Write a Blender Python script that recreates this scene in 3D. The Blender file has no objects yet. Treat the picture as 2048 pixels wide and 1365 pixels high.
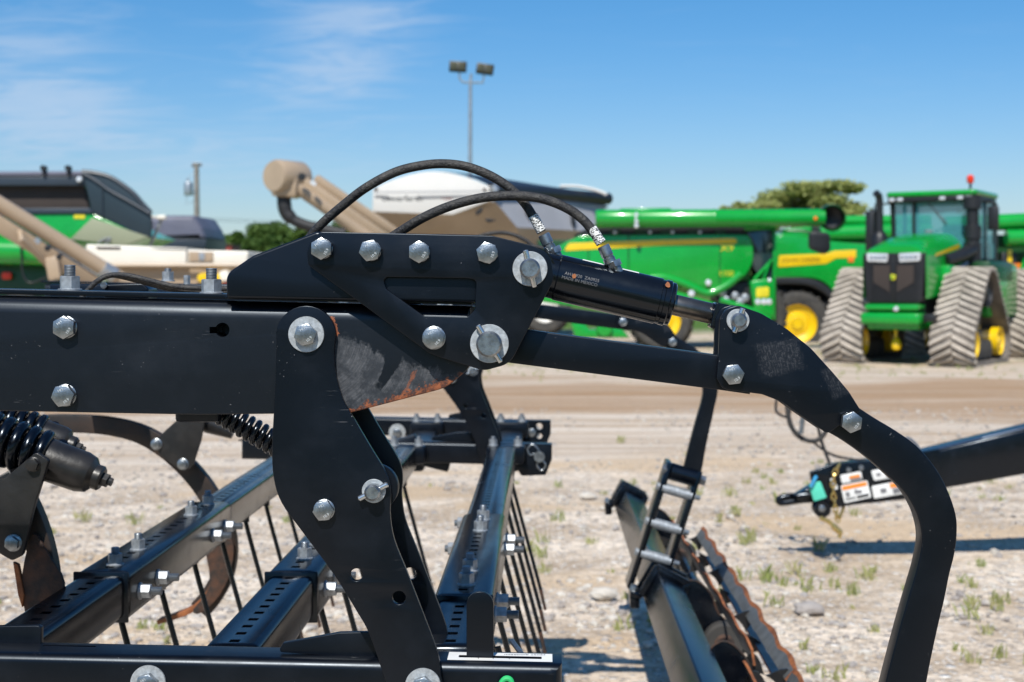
import bpy, bmesh, math, random
from mathutils import Vector, Matrix, geometry, noise as mnoise
R = math.radians; PI = math.pi
rng = random.Random(7)
sc = bpy.context.scene
col = sc.collection
# ------------------------------------------------------------------ frame of reference
# x to the right along the machine's side, y away from the camera, z up, metres. The camera stands 1.75 m up.
F = 2844.0; H = 1.75; CX = 1088.0; CY = 570.0
def W(px, py, Y): return Vector(((px - CX) * Y / F, Y, H - (py - CY) * Y / F))
SUN = Vector((0.20, 1.0, -1.25)).normalized()          # the way the sunlight travels

# ------------------------------------------------------------------ materials
MATS = {}
def sock(n, name): return n.inputs[name]
class G:
    """tiny node-graph helper"""
    def __init__(s, nt): s.nt = nt
    def n(s, t, **k):
        n = s.nt.nodes.new(t)
        for a, b in k.items():
            if a.startswith('_'): setattr(n, a[1:], b)
        return n
    def put(s, i, v):
        if isinstance(v, bpy.types.NodeSocket): s.nt.links.new(v, i)
        elif v is not None:
            if i.type == 'RGBA' and len(v) == 3: v = (*v, 1)
            i.default_value = v
    def math(s, op, a, b=0.0, c=0.0, clamp=False):
        n = s.n('ShaderNodeMath'); n.operation = op; n.use_clamp = clamp
        for i, v in enumerate((a, b, c)): s.put(n.inputs[i], v)
        return n.outputs[0]
    def mix(s, f, a, b):
        n = s.n('ShaderNodeMix'); n.data_type = 'RGBA'
        s.put(n.inputs[0], f); s.put(n.inputs[6], a); s.put(n.inputs[7], b)
        return n.outputs[2]
    def noise(s, vec, scale, detail=3, rough=.55, dist=0):
        n = s.n('ShaderNodeTexNoise'); s.put(n.inputs['Vector'], vec); n.inputs['Scale'].default_value = scale
        n.inputs['Detail'].default_value = detail; n.inputs['Roughness'].default_value = rough; n.inputs['Distortion'].default_value = dist
        return n.outputs[0]
    def voro(s, vec, scale, out='Distance'):
        n = s.n('ShaderNodeTexVoronoi'); s.put(n.inputs['Vector'], vec); n.inputs['Scale'].default_value = scale
        return n.outputs[out]
    def ramp(s, f, lo, hi):
        n = s.n('ShaderNodeMapRange'); s.put(n.inputs[0], f); n.inputs[1].default_value = lo; n.inputs[2].default_value = hi
        n.interpolation_type = 'SMOOTHSTEP'
        return n.outputs[0]
    def obj(s): return s.n('ShaderNodeTexCoord').outputs['Object']
    def pos(s): return s.n('ShaderNodeNewGeometry').outputs['Position']
    def scale(s, v, k):
        n = s.n('ShaderNodeVectorMath'); n.operation = 'MULTIPLY'; s.put(n.inputs[0], v); n.inputs[1].default_value = k
        return n.outputs[0]
    def xyz(s, v):
        n = s.n('ShaderNodeSeparateXYZ'); s.put(n.inputs[0], v); return n.outputs
    def vec(s, x, y, z):
        n = s.n('ShaderNodeCombineXYZ')
        for i, v in enumerate((x, y, z)): s.put(n.inputs[i], v)
        return n.outputs[0]
    def bump(s, h, strength, dist):
        n = s.n('ShaderNodeBump'); s.put(n.inputs['Height'], h); n.inputs['Strength'].default_value = strength; n.inputs['Distance'].default_value = dist
        return n.outputs[0]
def newmat(name):
    m = bpy.data.materials.new(name); m.use_nodes = True; MATS[name] = m
    g = G(m.node_tree); b = m.node_tree.nodes['Principled BSDF']
    return m, g, b
def simple(name, c, rough=.5, metal=0.0, var=.15, scale=8.0, c2=None, coat=0.0, bump=0.0, bscale=60.0, trans=0.0, spec=.5, emit=None):
    m, g, b = newmat(name)
    v = g.obj()
    f = g.ramp(g.noise(v, scale, 4), .32, .68)
    d = c2 if c2 else tuple(x * (1 - var) for x in c)
    g.put(b.inputs['Base Color'], g.mix(f, c, d))
    rr = g.math('MULTIPLY_ADD', g.noise(v, scale * 2.3, 3), .25 * rough, rough * .87)
    g.put(b.inputs['Roughness'], rr)
    b.inputs['Metallic'].default_value = metal
    b.inputs['Specular IOR Level'].default_value = spec
    if coat: b.inputs['Coat Weight'].default_value = coat; b.inputs['Coat Roughness'].default_value = .08
    if trans: b.inputs['Transmission Weight'].default_value = trans
    if bump: g.put(b.inputs['Normal'], g.bump(g.noise(v, bscale, 3), bump, .01))
    if emit: b.inputs['Emission Color'].default_value = (*emit, 1); b.inputs['Emission Strength'].default_value = 1.0
    return m
def black_paint(name, base=(.0010, .0018, .0042), rough=.32, wear=False, spec=.42, scuffs=()):
    m, g, b = newmat(name)
    p = g.pos(); v = g.obj()
    dust = g.ramp(g.noise(p, 9, 5, .6), .45, .8)
    c = g.mix(g.math('MULTIPLY', dust, .2), base, (.012, .015, .021))
    # pale nicks and hair scratches
    sp = g.ramp(g.noise(p, 260, 2, .5), .725, .78)
    sp = g.math('MULTIPLY', sp, g.ramp(g.noise(p, 14, 2), .5, .62))
    n = g.n('ShaderNodeMapping'); g.put(n.inputs[0], p); n.inputs['Rotation'].default_value = (0, R(28), 0); n.inputs['Scale'].default_value = (18, 60, 420)
    sc1 = g.ramp(g.noise(n.outputs[0], 1.0, 2, .5, .6), .69, .77)
    sc1 = g.math('MULTIPLY', sc1, g.ramp(g.noise(p, 11, 2), .55, .68))
    k = g.math('MAXIMUM', g.math('MULTIPLY', sp, .8), g.math('MULTIPLY', sc1, .5))
    c = g.mix(k, c, (.20, .20, .21))
    r = g.math('MULTIPLY_ADD', dust, .10, rough)
    met = None
    if wear:
        # bare metal swept by the pivoting plate and rust along the lower edge of the beam's end
        S = F / 2.19; pv = W(612, 668, 2.19)
        x, y, z = g.xyz(p)
        dx = g.math('SUBTRACT', x, pv.x); dz = g.math('SUBTRACT', z, pv.z)
        rad = g.math('SQRT', g.math('ADD', g.math('MULTIPLY', dx, dx), g.math('MULTIPLY', dz, dz)))
        ang = g.math('ARCTAN2', dz, dx)
        pol = g.vec(g.math('MULTIPLY', rad, 560), g.math('MULTIPLY', ang, 2.6), 0)
        arcs = g.noise(pol, 1.0, 3, .6)
        a, e = W(700, 826, 2.19), W(905, 772, 2.19)
        t = (e - a); L = math.hypot(t.x, t.z); nx, nz = -t.z / L, t.x / L
        dist = g.math('ADD', g.math('MULTIPLY', g.math('SUBTRACT', x, a.x), nx), g.math('MULTIPLY', g.math('SUBTRACT', z, a.z), nz))
        ns = g.noise(p, 26, 5, .7); nf = g.noise(p, 160, 3, .7)
        edge = g.math('ADD', g.math('MULTIPLY', ns, .035), g.math('MULTIPLY', nf, .030))
        # height of the grey zone above the lower edge: tall near the pivot plate, shallow towards the tip
        xr = g.math('DIVIDE', g.math('SUBTRACT', x, W(665, 0, 2.19).x), 275 / S, clamp=False)
        top = g.math('MULTIPLY_ADD', g.math('POWER', g.math('SUBTRACT', 1.0, g.math('MINIMUM', g.math('MAXIMUM', xr, 0), 1)), 1.35), .120, .004)
        notch = g.math('MULTIPLY', g.ramp(g.math('ABSOLUTE', g.math('SUBTRACT', rad, .139)), .014, .004), .05)
        near = g.math('SUBTRACT', g.math('SUBTRACT', g.math('ADD', top, edge), notch), dist)
        grey = g.ramp(near, .020, .032)
        lim = g.math('GREATER_THAN', x, W(640, 0, 2.19).x)
        lim = g.math('MULTIPLY', lim, g.math('LESS_THAN', x, W(950, 0, 2.19).x))
        lim = g.math('MULTIPLY', lim, g.math('LESS_THAN', y, 2.21))
        ix = g.ramp(g.math('ADD', rad, g.math('MULTIPLY', ns, -.02)), .022, .040)
        grey = g.math('MULTIPLY', g.math('MULTIPLY', grey, lim), g.math('MULTIPLY_ADD', ix, .75, .25))
        gcol = g.mix(g.ramp(arcs, .35, .7), (.045, .046, .050), (.092, .094, .100))
        gcol = g.mix(g.ramp(g.noise(p, 34, 4, .7), .40, .62), gcol, (.024, .026, .030))
        c = g.mix(g.math('MULTIPLY', grey, g.math('MULTIPLY_ADD', g.ramp(g.noise(p, 70, 4, .75), .34, .6), .5, .5)), c, gcol)
        rust = g.ramp(g.math('SUBTRACT', g.math('MULTIPLY_ADD', g.math('ADD', ns, nf), .040, g.math('MULTIPLY_ADD', xr, .012, -.0365)), dist), -.001, .004)
        ra = g.math('LESS_THAN', g.math('ABSOLUTE', g.math('SUBTRACT', rad, g.math('MULTIPLY_ADD', nf, .010, .172))), .0026)
        ra = g.math('MULTIPLY', ra, g.math('LESS_THAN', dist, .038))
        rt = g.math('MULTIPLY', g.math('LESS_THAN', g.math('ADD', rad, g.math('MULTIPLY', nf, .010)), .0545), g.math('MULTIPLY', g.math('GREATER_THAN', dz, -.004), g.math('LESS_THAN', dz, .027)))
        rust = g.math('MULTIPLY', g.math('MAXIMUM', rust, g.math('MAXIMUM', g.math('MULTIPLY', ra, .6), rt)), lim)
        rcol = g.mix(g.ramp(g.noise(p, 150, 4, .8), .36, .64), (.050, .016, .008), (.29, .085, .026))
        c = g.mix(rust, c, rcol)
        r = g.math('MAXIMUM', r, g.math('MULTIPLY', g.math('MAXIMUM', rust, grey), .62))
    for px, py, sx, sy, rot, k_ in scuffs:               # scuffed patches: centre, half sizes (photo px), tilt
        o_ = W(px, py, 2.187); n_ = g.n('ShaderNodeVectorMath'); n_.operation = 'SUBTRACT'; g.put(n_.inputs[0], p); n_.inputs[1].default_value = o_
        mp = g.n('ShaderNodeMapping'); g.put(mp.inputs[0], n_.outputs[0]); mp.inputs['Rotation'].default_value = (0, R(rot), 0); ax_, ay_, az_ = g.xyz(mp.outputs[0])
        q_ = g.math('MAXIMUM', g.math('ABSOLUTE', g.math('DIVIDE', ax_, sx * 2.187 / F)), g.math('ABSOLUTE', g.math('DIVIDE', az_, sy * 2.187 / F)))
        q_ = g.ramp(g.math('ADD', q_, g.math('MULTIPLY', g.noise(p, 60, 4, .7), .7)), 1.42, 1.05)
        hair = g.n('ShaderNodeMapping'); g.put(hair.inputs[0], mp.outputs[0]); hair.inputs['Scale'].default_value = (420, 1, 130); h2 = g.n('ShaderNodeMapping'); g.put(h2.inputs[0], mp.outputs[0]); h2.inputs['Scale'].default_value = (160, 1, 420); h2.inputs['Rotation'].default_value = (0, R(35), 0)
        hh_ = g.math('MAXIMUM', g.ramp(g.noise(hair.outputs[0], 1, 2, .6), .48, .72), g.ramp(g.noise(h2.outputs[0], 1, 2, .6), .52, .74))
        c = g.mix(g.math('MULTIPLY', g.math('MULTIPLY', q_, hh_), k_), c, (.17, .172, .18)); r = g.math('ADD', r, g.math('MULTIPLY', q_, .18))
    g.put(b.inputs['Base Color'], c); g.put(b.inputs['Roughness'], r)
    h = g.math('ADD', g.math('MULTIPLY', g.noise(p, 260, 2), .5), g.noise(p, 30, 2))
    g.put(b.inputs['Normal'], g.bump(h, .05, .002))
    b.inputs['Specular IOR Level'].default_value = spec; b.inputs['Specular Tint'].default_value = (.78, .88, 1, 1)
    return m
black_paint('black_paint'); black_paint('black_paint_worn', (.0005, .0011, .0032), rough=.40, wear=True, spec=.55)
black_paint('black_paint_scuffed', scuffs=((1560, 714, 46, 36, 14, .22), (1676, 762, 26, 34, 20, .18)))
black_paint('gloss_black', (.003, .0036, .005), .14, spec=.5)
black_paint('black_paint_far', (.0010, .0017, .0036), .21, spec=.50)
simple('zinc', (.37, .40, .425), .34, .9, .45, 70, bump=.08, bscale=300)
simple('zinc_matte', (.40, .43, .46), .52, .6, .4, 60, bump=.06, bscale=300)
simple('zinc_dull', (.30, .33, .36), .42, .8, .35, 60, bump=.06, bscale=400)
simple('zinc_bright', (.58, .61, .63), .25, .9)
simple('engraved', (.86, .88, .90), .30, .5)
simple('gold_zinc', (.75, .55, .20), .28, .85, .3, 40)
simple('bare_rod', (.20, .185, .17), .30, .9, .4, 30)
simple('rubber_hose', (.014, .014, .016), .62, 0, .4, 60, c2=(.04, .037, .034), bump=.35, bscale=220)
simple('black_rubber', (.016, .016, .018), .6, 0, .3, 30)
simple('rust_steel', (.085, .038, .021), .75, .1, .5, 30, c2=(.026, .020, .017), bump=.2)
simple('rust_orange', (.34, .115, .035), .8, 0, .4, 25, c2=(.16, .055, .022), bump=.2)
simple('rusty_black', (.014, .013, .013), .5, .1, .3, 14, c2=(.040, .024, .017))
simple('worn_steel', (.19, .20, .20), .5, .5, .3, 20)
simple('cast_black', (.010, .010, .011), .36, 0, .4, 22, c2=(.020, .019, .019), bump=.06, bscale=90)
simple('print_grey', (.13, .13, .135), .5)
simple('sticker_white', (.80, .80, .78), .4)
simple('sticker_print', (.02, .02, .02), .5)
simple('sticker_orange', (.85, .26, .03), .5)
simple('sticker_yellow', (.85, .65, .03), .5)
simple('sticker_grey', (.18, .18, .19), .5)
simple('tag_teal', (.10, .62, .45), .45)
simple('tie_blue', (.05, .30, .55), .45)
simple('sling_green', (.02, .45, .13), .6)
simple('green_paint', (.0006, .31, .030), .28, 0, .12, 1.2, coat=.5)
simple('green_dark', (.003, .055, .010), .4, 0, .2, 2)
simple('yellow_paint', (.80, .52, .004), .32, 0, .08, 2, coat=.4)
simple('yellow_letter', (.70, .60, .02), .5)
simple('letter_dark', (.16, .10, .005), .5)
simple('grille_black', (.012, .012, .014), .45, 0, .3, 3)
simple('plastic_black', (.012, .013, .015), .45, 0, .2, 4)
simple('tyre', (.028, .027, .027), .8, 0, .3, 5, c2=(.06, .055, .048))
simple('dusty_tread', (.60, .53, .45), .9, 0, .35, 2.2, c2=(.34, .295, .245), bump=.3, bscale=12)
simple('dusty_groove', (.20, .175, .15), .9, 0, .35, 3, c2=(.10, .09, .08))
simple('tan_paint', (.42, .315, .215), .38, 0, .12, .8, coat=.25)
simple('cream_paint', (.80, .755, .66), .4, 0, .08, .6)
simple('white_paint', (.66, .64, .60), .4, 0, .08, .5)
simple('washer_zinc', (.50, .53, .55), .5, .45, .35, 120, bump=.06, bscale=300)
simple('grey_panel', (.36, .36, .38), .5, 0, .12, .6)
simple('tarp_black', (.014, .017, .024), .42, 0, .25, .7)
simple('tarp_navy', (.022, .035, .052), .45, 0, .2, .5)
simple('slate_panel', (.018, .034, .046), .40, 0, .2, .5)
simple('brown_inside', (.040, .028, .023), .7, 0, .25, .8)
simple('olive_panel', (.27, .29, .19), .55, 0, .12, .6)
simple('tarp_violet', (.115, .12, .17), .55, 0, .2, .4)
simple('red_paint', (.30, .045, .03), .6, 0, .2, .5)
simple('red_lamp', (.75, .04, .015), .3)
simple('amber_lamp', (.85, .20, .02), .3)
simple('lamp_clear', (.75, .77, .80), .15, .3)
simple('galvanised', (.40, .43, .46), .42, .6, .2, 3)
simple('wood_grey', (.28, .255, .23), .85, 0, .3, 2)
simple('flood_lens', (.045, .048, .028), .6, 0, .2, 5, spec=.2)
simple('glass_dark', (.02, .045, .05), .06, 0, .2, 1, spec=.8)
simple('seat_cloth', (.02, .025, .04), .7)
def leaf(name, c, c2, sc_):
    m, g, b = newmat(name); v = g.obj(); col_ = g.mix(g.ramp(g.noise(v, sc_, 4), .35, .65), c, c2)
    g.put(b.inputs['Base Color'], col_); b.inputs['Roughness'].default_value = .65; b.inputs['Specular IOR Level'].default_value = .25
    t = g.n('ShaderNodeBsdfTranslucent'); g.put(t.inputs[0], col_); mx = g.n('ShaderNodeMixShader'); mx.inputs[0].default_value = .45
    m.node_tree.links.new(b.outputs[0], mx.inputs[1]); m.node_tree.links.new(t.outputs[0], mx.inputs[2])
    m.node_tree.links.new(mx.outputs[0], m.node_tree.nodes['Material Output'].inputs[0])
leaf('leaf_fresh', (.16, .25, .060), (.09, .16, .040), .5)
leaf('leaf_olive', (.48, .50, .19), (.32, .36, .12), .8)
simple('bark', (.11, .085, .065), .9, 0, .3, 3)
simple('grass_blade', (.22, .27, .07), .7, 0, .4, 3, c2=(.36, .34, .15))
simple('stone_pale', (.56, .52, .46), .9, 0, .3, 5, c2=(.40, .36, .31), bump=.3)
simple('stone_grey', (.36, .33, .31), .9, 0, .3, 5, c2=(.26, .23, .21), bump=.3)
def glass():
    m, g, b = newmat('cab_glass')
    b.inputs['Base Color'].default_value = (.10, .40, .45, 1); b.inputs['Roughness'].default_value = .03
    b.inputs['Alpha'].default_value = .36; b.inputs['Specular IOR Level'].default_value = .6
glass()
def barcode():
    m, g, b = newmat('sticker_code')
    p = g.pos()
    n = g.n('ShaderNodeMapping'); g.put(n.inputs[0], p); n.inputs['Rotation'].default_value = (0, R(-60), 0); n.inputs['Scale'].default_value = (330, 60, 760)
    f = g.ramp(g.noise(n.outputs[0], 1, 1), .50, .54)
    g.put(b.inputs['Base Color'], g.mix(f, (.80, .80, .78), (.03, .03, .03))); b.inputs['Roughness'].default_value = .45
barcode()

# ------------------------------------------------------------------ mesh building
WPOS = {}
class MB:
    def __init__(s): s.bm = bmesh.new(); s.mats = []; s.cur = 0; s.flat = set()
    def m(s, name):
        if name not in s.mats: s.mats.append(name)
        s.cur = s.mats.index(name); return s
    def _f(s, vs, smooth=True):
        try: f = s.bm.faces.new(vs)
        except ValueError: return None
        f.material_index = s.cur; f.smooth = smooth; return f
    def v(s, p): return s.bm.verts.new(p)
    def quad(s, *ps):
        return s._f([s.v(p) for p in ps], False)
    def box(s, c, size, rot=None, bevel=0.0, seg=2):
        M = Matrix.Translation(Vector(c)) @ (rot.to_4x4() if rot else Matrix.Identity(4)) @ Matrix.Diagonal((*size, 1))
        r = bmesh.ops.create_cube(s.bm, size=1.0, matrix=M); vs = r['verts']
        fs = {f for v in vs for f in v.link_faces}
        for f in fs: f.material_index = s.cur; f.smooth = False
        if bevel > 0:
            es = list({e for v in vs for e in v.link_edges})
            q = bmesh.ops.bevel(s.bm, geom=es, offset=min(bevel, min(size) * .45), segments=seg, profile=.5, affect='EDGES', clamp_overlap=True)
            for f in q['faces']: f.material_index = s.cur; f.smooth = True
        return s
    def bx(s, x0, x1, y0, y1, z0, z1, bevel=0.0, seg=2):
        return s.box(((x0 + x1) / 2, (y0 + y1) / 2, (z0 + z1) / 2), (abs(x1 - x0), abs(y1 - y0), abs(z1 - z0)), None, bevel, seg)
    def bar(s, a, b, w, d, up=Vector((0, 0, 1)), bevel=0.0):
        """box beam from a to b, w across, d along 'up'"""
        a, b = Vector(a), Vector(b); z = (b - a).normalized(); x = up.cross(z)
        x = x.normalized() if x.length > 1e-6 else Vector((1, 0, 0)); y = z.cross(x)
        return s.box((a + b) / 2, (w, d, (b - a).length), Matrix((x, y, z)).transposed(), bevel)
    def tube(s, pts, r, n=12, caps=True):
        pts = [Vector(p) for p in pts]; N = len(pts); rr = r if isinstance(r, (list, tuple)) else [r] * N
        t = [(pts[min(i + 1, N - 1)] - pts[max(i - 1, 0)]).normalized() for i in range(N)]
        u = t[0].orthogonal().normalized(); rings = []
        for i in range(N):
            u = (u - t[i] * u.dot(t[i])).normalized(); w = t[i].cross(u)
            rings.append([s.v(pts[i] + (u * math.cos(2 * PI * k / n) + w * math.sin(2 * PI * k / n)) * rr[i]) for k in range(n)])
        for i in range(N - 1):
            for k in range(n): s._f([rings[i][k], rings[i][(k + 1) % n], rings[i + 1][(k + 1) % n], rings[i + 1][k]])
        if caps: s._f(rings[0][::-1], False); s._f(rings[-1], False)
        return s
    def lathe(s, prof, o, ax, n=32):
        """prof = [(radius, height along the axis)]"""
        ax = Vector(ax).normalized(); u = ax.orthogonal().normalized(); w = ax.cross(u); o = Vector(o); rings = []
        for r, h in prof:
            if r < 1e-7: rings.append([s.v(o + ax * h)])
            else: rings.append([s.v(o + ax * h + (u * math.cos(2 * PI * k / n) + w * math.sin(2 * PI * k / n)) * r) for k in range(n)])
        for a, b in zip(rings, rings[1:]):
            for k in range(n):
                q = [a[k % len(a)], a[(k + 1) % len(a)], b[(k + 1) % len(b)], b[k % len(b)]]
                q = list(dict.fromkeys(q))
                if len(q) > 2: s._f(q)
        return s
    def hexa(s, o, ax, af, h, roll=0.0, z0=0.0, double=False):
        """hex prism with chamfered crown(s): af across flats"""
        ax = Vector(ax).normalized(); u = ax.orthogonal().normalized() if abs(ax.y) < .9 else Vector((1, 0, 0)); w = ax.cross(u); o = Vector(o)
        rt = af * .5 * .965; cor = [Vector((math.cos(roll + k * PI / 3), math.sin(roll + k * PI / 3))) * af / math.sqrt(3) for k in range(6)]
        pts = []
        for k in range(6):
            for j in range(4): pts.append(cor[k].lerp(cor[(k + 1) % 6], j / 4))
        P = lambda q, z: o + u * q.x + w * q.y + ax * (z0 + z)
        def zz(q): return (q.length - rt) * .50
        rings = []
        if double: rings.append([s.v(P(q.normalized() * rt, 0)) for q in pts]); rings.append([s.v(P(q, zz(q))) for q in pts])
        else: rings.append([s.v(P(q, 0)) for q in pts])
        rings.append([s.v(P(q, h - zz(q))) for q in pts]); rings.append([s.v(P(q.normalized() * rt, h)) for q in pts])
        n = len(pts)
        for a, b in zip(rings, rings[1:]):
            for k in range(n): s._f([a[k], a[(k + 1) % n], b[(k + 1) % n], b[k]], False)
        s._f(rings[-1], False); s._f(rings[0][::-1], False)
        return s
    def prism(s, loops, P, t, bevel=0.0, seg=3, both=True, wide=None):
        """loops[0] outline, the rest holes, 2-D; P(u, v, d) places a point at depth d in 0..t"""
        L = []
        for i, lp in enumerate(loops):
            q = [Vector((a[0], a[1])) for a in lp]
            q = [p for k, p in enumerate(q) if (p - q[k - 1]).length > 1e-6]
            ar = sum(q[k - 1].x * p.y - p.x * q[k - 1].y for k, p in enumerate(q))
            if (ar > 0) != (i == 0): q.reverse()
            L.append(q)
        def inset(q, b, fac=None):
            if b <= 0: return q
            out = []; n = len(q)
            for k in range(n):
                d0 = (q[k] - q[k - 1]).normalized(); d1 = (q[(k + 1) % n] - q[k]).normalized()
                n0 = Vector((-d0.y, d0.x)); n1 = Vector((-d1.y, d1.x)); m = n0 + n1
                m = m / max(m.length_squared, 1e-9) * 2; 
                if m.length > 2.5: m = m.normalized() * 2.5
                out.append(q[k] + m * (b * (fac[k] if fac else 1)))
            return out
        # ring sequence from the front cap to the back cap
        seq = [(bevel * (1 - math.sin(PI / 2 * j / seg)), bevel * (1 - math.cos(PI / 2 * j / seg))) for j in range(seg + 1)] if bevel > 0 else [(0, 0)]
        seq = seq + ([(i, t - d) for i, d in reversed(seq)] if both else [(0, t)])
        if bevel <= 0: seq = [(0, 0), (0, t)]
        caps = []
        for q in L:
            fac = [wide(p) for p in q] if wide else None
            rings = [[s.v(P(p.x, p.y, d * fac[k] if fac and d < t / 2 else (t - (t - d) * fac[k] if fac else d))) for k, p in enumerate(inset(q, i, fac))] for i, d in seq]
            n = len(q)
            for a, b in zip(rings, rings[1:]):
                for k in range(n): s._f([a[k], b[k], b[(k + 1) % n], a[(k + 1) % n]], True)
            caps.append((inset(q, seq[0][0], fac), rings[0], inset(q, seq[-1][0], fac), rings[-1]))
        for a, rr, flip in ((0, 1, False), (2, 3, True)):
            polys = [[Vector((p.x, p.y, 0)) for p in c[a]] for c in caps]
            vs = [v for c in caps for v in c[rr]]
            for tri in geometry.tessellate_polygon(polys):
                s._f([vs[k] for k in tri], False)
        return s
    def plate(s, outer, Y, t, bevel=.0018, holes=(), seg=3, wide=None):
        k = Y / F
        P = lambda u, v, d: Vector((u, Y + d, v))
        cv = lambda lp: [((px - CX) * k, H - (py - CY) * k) for px, py in lp]
        return s.prism([cv(outer)] + [cv(h) for h in holes], P, t, bevel, seg, True, wide)
    def add_mesh(s, me, M, mat):
        s.m(mat); mp = {}
        for v in me.vertices: mp[v.index] = s.v(M @ v.co)
        for p in me.polygons: s._f([mp[i] for i in p.vertices], False)
        return s
    def build(s, name, parent=None, angle=32, recalc=True, label=None):
        me = bpy.data.meshes.new(name)
        if recalc: bmesh.ops.recalc_face_normals(s.bm, faces=s.bm.faces)
        vs = [v.co for v in s.bm.verts]
        lo = Vector([min(v[i] for v in vs) for i in range(3)]); hi = Vector([max(v[i] for v in vs) for i in range(3)])
        c = (lo + hi) / 2
        if parent is None: c.z = lo.z
        bmesh.ops.translate(s.bm, verts=s.bm.verts, vec=-c)
        s.bm.to_mesh(me); s.bm.free()
        for n in s.mats: me.materials.append(MATS[n])
        me.set_sharp_from_angle(angle=R(angle))
        o = bpy.data.objects.new(name, me); col.objects.link(o)
        WPOS[o.name] = c.copy()
        if parent is not None:
            o.parent = parent; o.location = c - WPOS[parent.name]
        else: o.location = c
        if label: o['label'] = label
        return o
def thing(name, label, cat, loc=(0, 0, 0), group=None):
    o = bpy.data.objects.new(name, None); col.objects.link(o); o.empty_display_size = .2
    o.location = loc; WPOS[o.name] = Vector(loc); o['label'] = label; o['category'] = cat
    if group: o['group'] = group
    return o
def tag(o, label, cat, group=None):
    o['label'] = label; o['category'] = cat
    if group: o['group'] = group
    return o
def copy_part(o, parent, off=(0, 0, 0)):
    c = o.copy(); col.objects.link(c); c.parent = parent
    c.location = o.location + Vector(off)
    WPOS[c.name] = WPOS[o.name] + Vector(off)
    for ch in o.children: copy_part(ch, c)
    return c
def smooth(pts, n=6, closed=False):
    out = []; N = len(pts); D = len(pts[0])
    rng_ = range(N if closed else N - 1)
    for i in rng_:
        g = lambda k: pts[k % N] if closed else pts[max(0, min(N - 1, k))]
        p0, p1, p2, p3 = g(i - 1), g(i), g(i + 1), g(i + 2)
        for j in range(n):
            t = j / n
            out.append(tuple(.5 * (2 * p1[d] + (p2[d] - p0[d]) * t + (2 * p0[d] - 5 * p1[d] + 4 * p2[d] - p3[d]) * t * t + (3 * p1[d] - p0[d] - 3 * p2[d] + p3[d]) * t ** 3) for d in range(D)))
    if not closed: out.append(tuple(pts[-1]))
    return out
def rounded(pts, n=6):
    """polygon whose points may carry a corner radius (x, y, r)"""
    out = []; N = len(pts)
    for i in range(N):
        p = Vector(pts[i][:2]); r = pts[i][2] if len(pts[i]) > 2 else 0
        if r <= 0: out.append(tuple(p)); continue
        a = (Vector(pts[i - 1][:2]) - p); b = (Vector(pts[(i + 1) % N][:2]) - p)
        th = a.angle(b); d = min(r / math.tan(th / 2), a.length * .49, b.length * .49); rr = d * math.tan(th / 2)
        c = p + (a.normalized() + b.normalized()).normalized() * (rr / math.sin(th / 2))
        p0, p1 = p + a.normalized() * d - c, p + b.normalized() * d - c
        a0 = math.atan2(p0.y, p0.x); da = math.atan2(p1.y, p1.x) - a0
        da = (da + PI) % (2 * PI) - PI
        for j in range(n + 1):
            t = a0 + da * j / n; out.append((c.x + rr * math.cos(t), c.y + rr * math.sin(t)))
    return out
def circ(x, y, r, n=24): return [(x + r * math.cos(2 * PI * k / n), y + r * math.sin(2 * PI * k / n)) for k in range(n)]
def text_mesh(body, size, extrude=.0003, align='CENTER'):
    cu = bpy.data.curves.new('lettering', 'FONT'); cu.body = body; cu.size = size; cu.extrude = extrude
    cu.align_x = align; cu.align_y = 'CENTER'; cu.resolution_u = 2
    o = bpy.data.objects.new('lettering', cu); col.objects.link(o)
    dg = bpy.context.evaluated_depsgraph_get(); me = bpy.data.meshes.new_from_object(o.evaluated_get(dg))
    bpy.data.objects.remove(o); bpy.data.curves.remove(cu)
    return me
def facing(p, roll=0.0, sx=1.0):
    """text lying in the x-z plane, read from the camera's side"""
    return Matrix.Translation(Vector(p)) @ Matrix.Rotation(-roll, 4, 'Y') @ Matrix.Rotation(PI / 2, 4, 'X') @ Matrix.Diagonal((sx, 1, 1, 1))
def boolean_cut(o, cutter_mb):
    me = bpy.data.meshes.new('cut'); bmesh.ops.recalc_face_normals(cutter_mb.bm, faces=cutter_mb.bm.faces); cutter_mb.bm.to_mesh(me); cutter_mb.bm.free()
    c = bpy.data.objects.new('cut', me); col.objects.link(c)
    md = o.modifiers.new('b', 'BOOLEAN'); md.object = c; md.operation = 'DIFFERENCE'; md.solver = 'EXACT'
    # the cutter is given in world space while o may sit under a parent
    bpy.context.view_layer.update()
    dg = bpy.context.evaluated_depsgraph_get(); new = bpy.data.meshes.new_from_object(o.evaluated_get(dg))
    o.modifiers.clear(); old = o.data; o.data = new; new.name = old.name
    bpy.data.objects.remove(c); bpy.data.meshes.remove(me)
    return o
# ================================================================== THE TILLAGE IMPLEMENT (one machine, near wing and far wing)
Y0 = 2.19; TOOL = (0.2, 3.6, 0.0)
tool = thing('tillage_implement', 'big black folding tillage implement with zinc bolts, hydraulic arm and tine harrow, filling the foreground', 'farm implement', TOOL)
YA = Y0 - .028; YB = Y0 - .016; YC = Y0 - .012; YD = 2.358
NEAR = []                                             # parts that the far wing repeats
def near(o): NEAR.append(o); return o
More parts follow.
